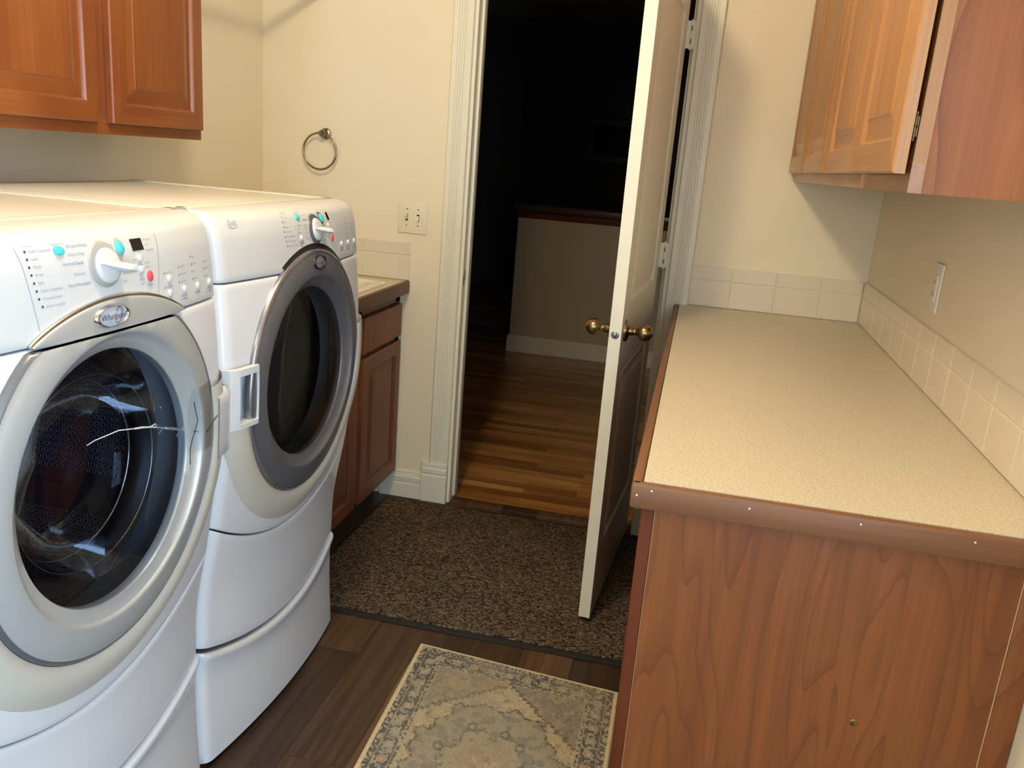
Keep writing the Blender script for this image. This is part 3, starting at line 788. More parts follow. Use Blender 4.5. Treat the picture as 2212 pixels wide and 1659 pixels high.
        for s_, u, z in [('Whitest Whites', .318, 1.2375), ('Heavy Duty', .306, 1.2265), ('Normal/Casual', .300, 1.2140), ('Delicate', .300, 1.1985), ('Hand Washables', .308, 1.1835)]:
            tx(s_, u, z, .0074, 'RIGHT', inkb if 'Normal' in s_ or 'Hand' in s_ else ink)
        for s_, u, z in [('Drain', .399, 1.201), ('Rinse/Spin', .383, 1.189), ('Soak', .379, 1.177)]: tx(s_, u, z, .0068)
        du_, dz_, dr = .3435, 1.2065, .0345
        disc('dial_ring', du_, dz_, dr, dr, .0035, M_silver)
        b = disc('dial', du_+.003, dz_-.002, .0265, .0265, .009, M_plastic)
        b2u, b2z = .381, 1.2285
        k1 = (.445, 1.2375, .4155, 1.2195)
        for u, z in ((.429, 1.207), (.428, 1.1895)): disc('button', u, z, .0058, .0062, .004, M_plastic)
        disc('button', .4495, 1.1765, .0066, .0088, .004, M_red)
        tx('Start', .421, 1.2065, .006, 'RIGHT'); tx('Add', .420, 1.188, .006, 'RIGHT')
        for i, s_ in enumerate(('Estimated', 'Time', 'Remaining')): tx(s_, .4495, 1.2345-.008*i, .0058)
        tx('Pause', .447, 1.199, .0058, 'CENTER'); tx('Cancel', .447, 1.192, .0058, 'CENTER'); tx('Drain/Spin', .449, 1.163, .005, 'CENTER')
        tx('Cycle', .430, 1.174, .0055, 'CENTER'); tx('Signal', .430, 1.1675, .0055, 'CENTER')
        for u, z in ((.506, 1.165), (.504, 1.141), (.553, 1.141), (.603, 1.140), (.652, 1.140)): disc('button', u, z, .0060, .0066, .004, M_plastic)
        for u, z, s_ in [(.492, 1.175, 'Extra Rinse'), (.490, 1.151, 'Rinse Hold'), (.539, 1.180, 'Hot/Cold'), (.539, 1.167, 'Warm/Cold'), (.538, 1.154, 'Cold/Cold'), (.586, 1.193, 'High'), (.587, 1.180, 'Medium'), (.587, 1.167, 'Low'), (.586, 1.154, 'No Spin'), (.636, 1.179, 'Heavy'), (.636, 1.167, 'Normal'), (.637, 1.153, 'Light')]:
            dot(u, z, .0014); tx(s_, u+.0035, z+.0008, .0056)
        for u, z, s_ in [(.503, 1.1295, 'Options'), (.551, 1.1305, 'Water Temp'), (.551, 1.1245, 'Rinse Temp'), (.602, 1.1295, 'Spin Speed'), (.650, 1.1295, 'Soil/Wash Time'), (.650, 1.1235, 'Hold 3 Seconds')]: tx(s_, u, z, .0056, 'CENTER', inkb)
        ringm = M_silver
    else:
        for i, (s_, z, dd) in enumerate([('Sensing', 1.245, .236), ('Wet', 1.2355, .231), ('Damp', 1.2255, .229), ('Cool Down', 1.2155, .228), ('Cycle Complete', 1.205, .229), ('Wrinkle Shield', 1.195, .231), ('Check Lint Screen', 1.185, .234)]):
            dot(dd, z, .0018); tx(s_, dd+.006, z, .0062)
        tx('Process', .247, 1.2535, .0066, 'CENTER'); tx('Control On', .304, 1.2535, .0062, 'CENTER')
        disc('button', .299, 1.2435, .0078, .0062, .004, M_aqua)
        for z, s_ in ((1.2255, 'More'), (1.218, ''), (1.2105, 'Less')):
            dot(.291, z, .0016)
            if s_: tx(s_, .2945, z, .006)
        disc('button', .298, 1.1985, .0065, .0062, .004, M_plastic); tx('Dryness', .297, 1.1885, .0058, 'CENTER', inkb); tx('Level', .297, 1.1825, .0058, 'CENTER', inkb)
        for s_, u, z in [('Heavy Duty', .347, 1.2455), ('Normal', .340, 1.236), ('Casual', .334, 1.2255), ('Towels', .334, 1.219), ('Delicate', .337, 1.2085), ('Damp Dry', .342, 1.1955)]: tx(s_, u, z, .0062, 'RIGHT', inkb if s_ == 'Normal' else ink)
        for s_, u, z in [('Heated', .420, 1.206), ('Timed Dry', .414, 1.195), ('Air Only', .408, 1.184)]: tx(s_, u, z, .0058)
        tx('Automatic Cycles', .345, 1.1765, .0066, 'CENTER', inkb); tx('Timed Cycles', .402, 1.177, .0062, 'CENTER', inkb)
        seamline(.275, 1.228, .300, seam+.035, .0009); seamline(.519, 1.244, .480, seam+.012, .0009)
        du_, dz_, dr = .3745, 1.2135, .0335
        disc('dial_ring', du_, dz_, dr, dr, .0035, M_dgrey)
        b = disc('dial', du_+.002, dz_-.001, .0245, .0255, .009, M_plastic)
        b2u, b2z = .4125, 1.2365
        k1 = (.4655, 1.2465, .4535, 1.2295)
        for u, z in ((.449, 1.2165), (.447, 1.200)): disc('button', u, z, .0055, .0062, .004, M_plastic)
        disc('button', .466, 1.187, .0062, .0088, .004, M_red)
        for u, z in ((.530, 1.167), (.584, 1.166), (.641, 1.165)): disc('button', u, z, .0058, .0062, .004, M_plastic)
        for u, z, s_ in [(.573, 1.226, 'High'), (.570, 1.214, 'Medium'), (.570, 1.202, 'Low'), (.571, 1.190, 'Extra Low'), (.571, 1.1775, 'Air Only'), (.625, 1.202, 'Loud'), (.625, 1.189, 'Soft'), (.626, 1.176, 'Off')]:
            dot(u, z, .0014); tx(s_, u+.0035, z+.0008, .0056)
        for u, z, s_ in [(.529, 1.1565, 'Wrinkle'), (.529, 1.1505, 'Shield'), (.584, 1.155, 'Temp'), (.584, 1.149, 'Hold 3 Sec'), (.640, 1.154, 'Cycle'), (.640, 1.148, 'Signal')]: tx(s_, u, z, .0056, 'CENTER', inkb)
        vs, fs = text_verts('duet', .020, 'CENTER', .25); b = MB(); b.add([P(.058+v.x*.75, 1.2365+v.y, .0008) for v in vs], fs)
        b.tube([P(.046+.024*t, 1.2345-.0022*math.sin(t*math.pi), .0008) for t in np.linspace(0, 1, 10)], .0005, 5); b.build('series_lettering', M_ink, console, 0)
        ringm = M_dgrey
    disc('button_ring', b2u, b2z, .0125, .0135, .004, ringm)
    disc('button', b2u, b2z, .0088, .0098, .0075, M_aqua)
    # pointer grip across the dial
    b = MB(); n = 10
    ang = math.radians(-12 if wash else -8); ca, sa = math.cos(ang), math.sin(ang)
    L0, L1 = -.020, .036
    vs = []
    for i in range(n+1):
        s_ = L0+(L1-L0)*i/n; t_ = i/n
        wd = .0015+.006*min(1, t_*1.6); hh = .011+.020*min(1, t_*1.25)
        for (w_, h_) in ((-wd, .008), (-wd*.9, hh*.8), (-wd*.35, hh), (wd*.35, hh), (wd*.9, hh*.8), (wd, .008)):
            vs.append(P(du_+s_*ca-w_*sa, dz_+s_*sa+w_*ca, h_))
    fs = [(i*6+k, i*6+k+1, (i+1)*6+k+1, (i+1)*6+k) for i in range(n) for k in range(5)] + [(0, 1, 2, 3, 4, 5), tuple(n*6+k for k in range(6))[::-1]]
    b.add(vs, fs); b.build('dial_grip', M_plastic, console, 50)
    # display window
    b = MB(); u1, z1, u0_, z0 = k1
    b.grid(lambda u, q: P(u, z0+(z1-z0)*q[0], q[1]), list(np.linspace(u0_, u1, 5)), [(0, 0), (0, .001), (1, .001), (1, 0)]); b.build('display', M_black, console, 0)
    if wash:
        # crack across the glass and ring, with clear tape over it
        b = MB()
        gp = [(.272, .941), (.288, .9440), (.304, .944), (.342, .944), (.382, .935), (.405, .930), (.427, .924), (.468, .909), (.513, .892), (.532, .884)]
        pts = [(gx+.0205*(1-((u-DCY)/.203)**2-((z-DCZ)/.212)**2)**1+.0008, y0+u, z) for u, z in gp]
        b.tube(pts[:5], .0009, 5); b.tube(pts[4:8], .0016, 5); b.tube(pts[7:], .0024, 5)
        rng = random.Random(3)
        for k in range(14):
            i = rng.randrange(5, 9); p = Vector(pts[i]).lerp(Vector(pts[i+1]), rng.random()) if i+1 < len(pts) else Vector(pts[i])
            q = p+Vector((.0004, rng.uniform(-.014, .014), rng.uniform(-.009, .007))); b.tube([p, q], .0008, 5)
        b.build('glass_crack', M_crackw, dring, 60)
        def rp(u, z, o_=.0008):
            c_ = math.hypot((u-DCY)/A, (z-DCZ)/B); th = math.atan2((z-DCZ)/B, (u-DCY)/A); a_ = A*c_; L_ = prof_r
            for i in range(5, len(L_)-1):
                if L_[i][0] >= a_ >= L_[i+1][0]:
                    f = (L_[i][0]-a_)/max(1e-6, L_[i][0]-L_[i+1][0]); q = [L_[i][j]*(1-f)+L_[i+1][j]*f for j in range(4)]
                    return ringp(th, (q[0], q[1], q[2]+o_, q[3]))
            return ringp(th, (a_, B*c_, .0118+o_, 1))
        b = MB()
        b.tube([rp(u, z) for u, z in [(.540, .881), (.559, .875), (.582, .869), (.600, .874), (.620, .881), (.633, .886)]], .0010, 5)
        b.tube([rp(u, z) for u, z in [(.553, .936), (.557, .921), (.563, .897), (.560, .874), (.555, .858), (.551, .840), (.549, .811)]], .0008, 5)
        b.build('ring_crack', M_crackd, dring, 60)
        b = MB(); b.grid(lambda u, z: rp(u, z, .0015), list(np.linspace(.545, .605, 14)), list(np.linspace(.835, .965, 10))); b.build('tape_patch', M_tape, dring, 60)
    return T

machine('washing_machine', 'white front load washer with silver porthole door, cracked and taped', .769, 1.107, .455, .575, .247, .312, 1.268, True)
machine('clothes_dryer', 'white front load dryer with dark grey porthole door, beside the sink cabinet', 1.467, 1.127, .497, .607, .232, .298, 1.268, False)

# ------------------------------------------------------------------ cabinets
def raised(mb, o, ud, vd, nd, w, h, th=.019, fr=.050, flat=False):
    # a raised-panel slab: o = lower corner on the back plane; ud, vd in plane; nd outward
    o, ud, vd, nd = map(Vector, (o, ud, vd, nd))
    L = [(0, 0), (0, th-.003), (.003, th)]
    L += [(.012, th)] if flat else [(fr-.001, th), (fr+.002, th-.003), (fr+.005, th-.009), (fr+.011, th-.0095), (fr+.040, th-.0018), (fr+.0415, th-.0004)]
    vs = []
    for i, d in L:
        for (a, c) in ((i, i), (w-i, i), (w-i, h-i), (i, h-i)): vs.append(o+ud*a+vd*c+nd*d)
    fs = []; ms = []
    for k in range(len(L)-1):
        for c in range(4):
            fs.append((4*k+c, 4*k+(c+1) % 4, 4*k+4+(c+1) % 4, 4*k+4+c)); ms.append(1 if (c in (0, 2) and not flat) else 0)
    n = 4*(len(L)-1); fs.append((n, n+1, n+2, n+3)); ms.append(1 if flat else 0); fs.append((3, 2, 1, 0)); ms.append(0)
    mb.add(vs, fs, ms)

# upper left
t = thing('wall_cabinet', 'orange-brown wooden wall cabinet hung above the washer', 'cabinet', (XL, 1.4, 1.387))
b = MB(); y1 = 2.275; yy = .62
b.box(XL+.002, yy, 1.402, -1.4495, y1, 2.3, bev=.001); b.build('carcass', W_up, t)
b = MB(); xf0, xf1 = -1.4495, -1.430
b.box(xf0, yy, 1.387, xf1, y1, 1.437, 1); b.box(xf0, yy, 2.25, xf1, y1, 2.3, 1)
for y in (yy, 1.020, 1.418, 1.819): b.box(xf0, y, 1.437, xf1, y+.06, 2.25)
b.box(xf0, 2.215, 1.437, xf1, y1, 2.25)
b.build('face_frame', [W_up, W_uph], t)
for (ya, yb_) in ((.645, 1.012), (1.063, 1.405), (1.446, 1.826), (1.872, 2.258)):
    b = MB(); raised(b, (xf1+.0008, ya, 1.414), (0, 1, 0), (0, 0, 1), (1, 0, 0), yb_-ya, .84, fr=.046); b.build('door', [W_up, W_uph], t, 20)

b = MB(); b.lathe([(.0022, 0), (.0018, .0004), (.0001, .0006)], (-1.4121, 2.0115, 1.580), (1, 0, 0), 14, a=5.5, e1=(0, .05, 1)); b.build('knot', mat('dark_knot', lin(58, 24, 10), .6), t)
# upper right (follows the leaning right wall)
def yc(y): return y
t = thing('wall_cabinet', 'long light brown wall cabinet above the speckled counter', 'cabinet', (.45, 2.2, 1.403))
YN = 1.400
b = MB(); b.add([(.318, YN+.003, 1.403), (xr(YN)-.001, YN+.003, 1.403), (xr(YN)-.001, YN+.003, 2.3), (.318, YN+.003, 2.3), (.318, YN+.018, 1.403), (xr(YN)-.001, YN+.018, 1.403), (xr(YN)-.001, YN+.018, 2.3), (.318, YN+.018, 2.3)],
    [(0, 1, 2, 3), (7, 6, 5, 4), (0, 4, 5, 1), (2, 6, 7, 3), (0, 3, 7, 4), (1, 5, 6, 2)]); b.build('side_panel', W_lam2, t)
b = MB(); b.add([(.318, YN+.018, 1.418), (xr(YN)-.001, YN+.018, 1.418), (xr(3.14)-.001, 3.145, 1.418), (.318, 3.145, 1.418), (.318, YN+.018, 2.3), (xr(YN)-.001, YN+.018, 2.3), (xr(3.14)-.001, 3.145, 2.3), (.318, 3.145, 2.3)],
    [(0, 1, 2, 3), (7, 6, 5, 4), (0, 4, 5, 1), (2, 6, 7, 3), (0, 3, 7, 4), (1, 5, 6, 2)]); b.build('carcass', W_up, t)
b = MB(); xf0, xf1 = .2985, .318
b.box(xf0, YN, 1.403, xf1, 3.145, 1.447, 1); b.box(xf0, YN, 2.25, xf1, 3.145, 2.3, 1)
for y0_, y1_ in ((YN, YN+.045), (1.752, 1.812), (2.226, 2.286), (2.70, 2.76), (3.10, 3.145)): b.box(xf0, y0_, 1.447, xf1, y1_, 2.25)
W_lt = wood('light_maple_v', base=lin(172, 120, 72), dark=lin(136, 88, 48), light=lin(188, 142, 92), axis='z', rings=5, ringw=.12, blotch=.6, rough=.42, coat=.05, seed=3)
W_lth = wood('light_maple_h', base=lin(172, 120, 72), dark=lin(136, 88, 48), light=lin(188, 142, 92), axis='y', rings=5, ringw=.12, blotch=.6, rough=.34, coat=.25, seed=4)
b.build('face_frame', [W_lt, W_lth], t)
for ya, yb_ in ((1.388, 1.766), (1.806, 2.236), (2.276, 2.706), (2.746, 3.136)):
    xd = .2880 if ya < 1.4 else .2975
    b = MB(); raised(b, (xd, ya, 1.430), (0, 1, 0), (0, 0, 1), (-1, 0, 0), yb_-ya, .84, fr=.050); dd = b.build('door', [W_lt, W_lth], t, 20)
b = MB(); b.tube([(.2935, YN+.006, 1.478), (.2935, YN+.006, 1.520)], .0030, 10)
for z in (1.482, 1.499, 1.516): b.lathe([(.0036, 0), (.0036, .005)], (.2935, YN+.006, z-.0025), (0, 0, 1), 12)
b.box(.2885, YN+.004, 1.484, .2975, YN+.008, 1.514); b.build('hinge', mat('dark_bronze', lin(92, 74, 50), .35, metal=1), t)

# right base cabinet + counter
CZ = .936; XC0, YC0 = -.050, 1.242
t = thing('base_cabinet', 'brown base cabinet with wood-grain end panel under the speckled counter', 'cabinet', (.27, 2.2, 0))
b = MB(); YP = 1.278
b.box(-.009, YP, 0, .537, YP+.016, CZ-.041); b.build('end_panel', W_lam, t)
b = MB(); b.box(-.031, YP-.001, 0, -.0105, YP+.05, CZ-.041, bev=.0015); b.box(-.031, YP+.05, CZ-.09, -.0105, 3.12, CZ-.041); b.box(-.031, YP+.05, .10, -.0105, 3.12, .14)
for y in (1.88, 2.48, 3.06): b.box(-.031, y, .14, -.0105, y+.06, CZ-.09)
fo = b.build('face_frame', W_frame, t); W_frame.node_tree.nodes['Principled BSDF'].inputs['Specular IOR Level'].default_value = .2
b = MB(); b.box(-.0098, YP+.001, 0, -.0088, YP+.004, CZ-.042); M_raw = mat('raw_edge', lin(206, 170, 124), .6); b.build('joint_line', M_raw, t)
b = MB(); b.box(.5366, YP-.002, 0, .5379, YP+.004, CZ-.042); b.build('joint_line', M_raw, t)
b = MB(); b.box(.538, YP-.004, 0, xr(YP)-.001, YP+.014, CZ-.041, bev=.001); b.build('filler_strip', W_lam, t)
b = MB(); b.box(-.010, YP+.016, .10, .53, 3.12, CZ-.042); b.box(.04, YP+.016, 0, .53, 3.12, .10); b.build('carcass', W_frame, t)
b = MB(); b.lathe([(.0065, 0), (.0065, .001), (.005, .0025), (.0001, .003)], (.347, YP, .573), (0, -1, 0), 18)
b.build('screw', M_brass, t, label='small brass screw head in the end panel')

t = thing('countertop', 'beige speckled laminate counter with wood edge along the right wall', 'countertop', (.27, 2.2, CZ-.04))
b = MB()
xa = XC0+.018; ya = YC0+.018
b.add([(xa, ya, CZ-.04), (xr(ya)-.001, ya, CZ-.04), (xr(3.15)-.001, 3.15, CZ-.04), (xa, 3.15, CZ-.04), (xa, ya, CZ), (xr(ya)-.001, ya, CZ), (xr(3.15)-.001, 3.15, CZ), (xa, 3.15, CZ)],
      [(3, 2, 1, 0), (4, 5, 6, 7), (0, 1, 5, 4), (1, 2, 6, 5), (2, 3, 7, 6), (3, 0, 4, 7)])
b.build('laminate_top', M_lam, t)
b = MB(); b.box(XC0, YC0, CZ-.041, xr(YC0)-.001, YC0+.0172, CZ+.0004, bev=.005); b.build('edge_trim', W_edge, t)
b = MB(); b.box(XC0, YC0+.002, CZ-.041, XC0+.0172, 3.133, CZ+.0004, bev=.005); b.build('edge_trim', W_edgey, t)
b = MB()
for x, z in ((-.040, CZ-.018), (-.018, CZ-.008), (.13, CZ-.012), (.29, CZ-.010), (.447, CZ-.011)):
    b.lathe([(.0016, -.001), (.0016, .0006), (.0001, .0009)], (x, YC0, z), (0, -1, 0), 10)
b.build('nail_filler', M_nail, t)

# ------------------------------------------------------------------ tile backsplashes
def tiles(name, label, base, ud, nd, spans, z0, rows, w, org_):
    b = MB(); ud, nd = Vector(ud), Vector(nd); base = Vector(base)
    f = lambda p: base+ud*p.x+nd*p.y+Vector((0, 0, p.z))
    b.xf = f; z1 = z0+sum(r+.003 for r in rows)
    b.box(0, 0, z0, w, .0045, z1-.003, 1)
    for (a, c) in spans:
        z = z0
        for r in rows:
            b.box(a+.0012, 0, z+.0012, c-.0012, .0075, z+r-.0005, 0, bev=.0018); z += r+.0025
    o = b.build(name, [M_tile, M_grout], None, 0)
    return tag(o, label, 'tile backsplash')
ROWS = (.094, .049)
xs = [-.014, .1415, .296, .4505, .590]
tiles('tile_backsplash', 'short cream tile backsplash at the far end of the speckled counter', (0, YB-.0005, CZ), (1, 0, 0), (0, -1, 0), [(xs[i]+.0, xs[i+1]) for i in range(4)], 0, ROWS, .590, 0) if False else None
t0 = tiles('tile_backsplash', 'short cream tile backsplash at the far end of the speckled counter', (-.003, YB-.0005, CZ+.001), (1, 0, 0), (0, -1, 0), [(xs[i]+.003, xs[i+1]+.003) for i in range(4)], 0, ROWS, .594, 0)
ud = Vector((-SK, -1, 0)).normalized()
y_first = 2.593
st = YB-.009-y_first
sp = []
k = 0; ys = sorted([st+i*.1545 for i in range(-4, 15)])
ys = [0.0]+[y for y in ys if .02 < y < YB-.009-YC0-.02]+[YB-.009-YC0-.004]
tiles('tile_backsplash', 'long cream tile backsplash on the right wall above the speckled counter', (xr(YB-.009)-.0005, YB-.009, CZ+.001), ud, (-1, SK, 0), list(zip(ys[:-1], ys[1:])), 0, ROWS, ys[-1], 0)
tiles('tile_backsplash', 'small cream tile backsplash above the sink counter, under the light switch', (-1.083, YB-.0005, .911), (-1, 0, 0), (0, -1, 0), [(0, .044), (.044, .198), (.198, .353), (.353, .508), (.508, .626)], 0, ROWS, .626, 0)

# ------------------------------------------------------------------ sink cabinet, counter, sink
t = thing('base_cabinet', 'dark brown sink cabinet between the dryer and the back wall', 'cabinet', (-1.4, 2.7, 0))
ya_, yb2 = 2.185, 3.150
b = MB(); b.box(XL+.002, ya_, .10, -1.136, yb2, .72); b.box(XL+.002, ya_, 0, -1.19, yb2-.02, .10, 1); b.build('carcass', [W_base, M_toe], t)
b = MB(); x0, x1 = -1.136, -1.117
b.box(x0, ya_, .10, x1, yb2, .14); b.box(x0, ya_, .826, x1, yb2, .861); b.box(x0, ya_, .665, x1, yb2, .705)
for y0_, y1_ in ((ya_, ya_+.05), (2.688, 2.757), (3.105, yb2)): b.box(x0, y0_, .10, x1, y1_, .861)
b.build('face_frame', W_base, t)
for y0_, y1_ in ((2.215, 2.702), (2.745, 3.128)):
    b = MB(); raised(b, (x1+.0005, y0_, .118), (0, 1, 0), (0, 0, 1), (1, 0, 0), y1_-y0_, .556, fr=.052); b.build('door', [W_base, W_base], t, 20)
    b = MB(); raised(b, (x1+.0005, y0_, .692), (0, 1, 0), (0, 0, 1), (1, 0, 0), y1_-y0_, .130, flat=True); b.build('drawer_front', [W_base, W_base], t, 20)

t = thing('countertop', 'small beige counter with dark wood edge around the sink', 'countertop', (-1.4, 2.7, .862))
SX0, SX1, SY0, SY1 = -1.60, -1.140, 2.36, 3.010
b = MB(); z0, z1 = .8625, .909
b.box(XL+.002, 2.17, z0, SX0, 3.1535, z1); b.box(SX1, 2.17, z0, -1.0965, 3.1535, z1); b.box(SX0, 2.17, z0, SX1, SY0, z1); b.box(SX0, SY1, z0, SX1, 3.1535, z1)
b.build('laminate_top', M_lam, t)
b = MB(); b.box(-1.096, 2.17, .861, -1.078, 3.150, .9105, bev=.005); b.build('edge_trim', W_sinkedge, t)
b = MB()
def rr_(cx, cy, hx, hy, r, z, n=6):
    pts = []
    for (sx, sy, a0) in ((1, 1, 0), (-1, 1, 90), (-1, -1, 180), (1, -1, 270)):
        for k in range(n+1):
            a = math.radians(a0+90*k/n); pts.append((cx+sx*(hx-r)+r*math.cos(a), cy+sy*(hy-r)+r*math.sin(a), z))
    return pts
cx, cy = (SX0+SX1)/2, (SY0+SY1)/2; hx, hy = (SX1-SX0)/2, (SY1-SY0)/2
loops = [(hx+.016, hy+.016, .03, .9095), (hx+.016, hy+.016, .03, .9140), (hx+.012, hy+.012, .03, .9185), (hx-.012, hy-.012, .05, .9185), (hx-.020, hy-.020, .06, .914), (hx-.030, hy-.030, .07, .80), (hx-.07, hy-.07, .07, .735), (.02, .02, .015, .73)]
vs = []; fs = []
for l in loops: vs += rr_(cx, cy, *l)
n = 28
for j in range(len(loops)-1):
    for k in range(n): fs.append((j*n+k, j*n+(k+1) % n, (j+1)*n+(k+1) % n, (j+1)*n+k))
fs.append(tuple((len(loops)-1)*n+k for k in range(n)))
b.add(vs, fs); tag(b.build('sink', M_sink, None, 40), 'cream drop-in sink set in the small counter beside the dryer', 'sink')

# ------------------------------------------------------------------ wall fittings
t = thing('towel_ring', 'brushed metal towel ring on the back wall above the dryer', 'towel ring', (-1.448, YB, 1.44))
b = MB(); b.lathe([(.022, 0), (.022, .004), (.0205, .007), (.018, .008), (.013, .010), (.011, .024), (.012, .028), (.0135, .036), (.0125, .041), (.0001, .0425)], (-1.447, YB, 1.441), (0, -1, 0), 28); b.build('mount', M_nickel, t)
b = MB(); c = Vector((-1.456, YB-.034, 1.3745)); R_ = .0675
b.tube([c+Vector((R_*math.sin(a), 0, R_*math.cos(a))) for a in np.linspace(0, 2*math.pi, 64, endpoint=False)], .0042, 10, closed=True); b.build('ring', M_nickel, t, 60)

t = thing('light_switch', 'almond double toggle light switch plate left of the doorway', 'light switch', (-1.08, YB, 1.155))
b = MB(); b.box(-1.139, YB-.006, 1.094, -1.021, YB-.0002, 1.216, bev=.0035, seg=3); b.build('switch_plate', M_plate, t)
for x, up_ in ((-1.103, 1), (-1.057, -1)):
    b = MB(); b.box(x-.005, YB-.0066, 1.142, x+.005, YB-.0058, 1.168, 1)
    b.add([(x-.0038, YB-.0062, 1.147), (x+.0038, YB-.0062, 1.147), (x+.0038, YB-.0062, 1.163), (x-.0038, YB-.0062, 1.163),
           (x-.003, YB-.0175, 1.155+up_*.010-.004), (x+.003, YB-.0175, 1.155+up_*.010-.004), (x+.003, YB-.0165, 1.155+up_*.010+.004), (x-.003, YB-.0165, 1.155+up_*.010+.004)],
          [(0, 1, 5, 4), (1, 2, 6, 5), (2, 3, 7, 6), (3, 0, 4, 7), (4, 5, 6, 7)], 0)
    b.build('toggle', [M_plate, M_dkplastic], t)
    b = MB()
    for z in (1.186, 1.125): b.lathe([(.0028, 0), (.0026, .001), (.0001, .0013)], (x, YB-.006, z), (0, -1, 0), 12)
    b.build('plate_screw', M_nickel, t)

t = thing('wall_outlet', 'white outlet plate on the right wall above the counter tiles', 'outlet', (xr(2.235), 2.235, 1.18))
b = MB(); b.xf = skew; b.box(-.0065, 2.199, 1.120, -.0002, 2.275, 1.240, bev=.003, seg=3); b.build('cover_plate', M_white, t)
b = MB(); b.xf = skew; b.box(-.009, 2.220, 1.147, -.006, 2.254, 1.213, bev=.001)
for z in (1.165, 1.195): b.box(-.0093, 2.230, z-.004, -.0088, 2.232, z+.004, 1); b.box(-.0093, 2.241, z-.004, -.0088, 2.243, z+.004, 1)
b.build('socket', [M_white, M_dkplastic], t)

t = thing('clothes_rod', 'round clothes rod between the left wall cabinet and the back wall', 'clothes rod', (-1.46, 2.7, 1.957))
b = MB(); b.tube([(-1.46, 2.277, 1.957), (-1.46, 3.153, 1.957)], .0155, 20); b.build('rod', M_white, t)
for y0_, y1_ in ((2.2755, 2.285), (3.144, 3.1535)):
    b = MB(); b.lathe([(.028, 0), (.028, y1_-y0_), (.017, y1_-y0_)], (-1.46, y0_, 1.957), (0, 1, 0), 24); b.build('rod_socket', M_white, t)

for LP, lab in ((LAMP, 'ceiling light with round canopy between the laundry machines and the counter'), (LAMP2, 'ceiling light with round canopy behind the camera')):
    t = thing('ceiling_light', lab, 'ceiling light', (LP[0], LP[1], ZC))
    b = MB(); b.lathe([(.10, 0), (.10, .012), (.085, .022), (.03, .026), (.022, .05), (.0001, .05)], (LP[0], LP[1], ZC), (0, 0, -1), 32); b.build('canopy', M_white, t)

# ------------------------------------------------------------------ floor coverings
t = thing('door_mat', 'dark brown woven mat in front of the open doorway', 'mat', (-.58, 2.66, 0))
b = MB(); b.box(-1.128, 2.198, 0, -.012, 3.122, .006, bev=.003); b.build('rubber_base', M_rubber, t)
b = MB(); b.box(-1.112, 2.222, .0055, -.028, 3.100, .0115, bev=.003); b.build('woven_pile', M_mat, t)

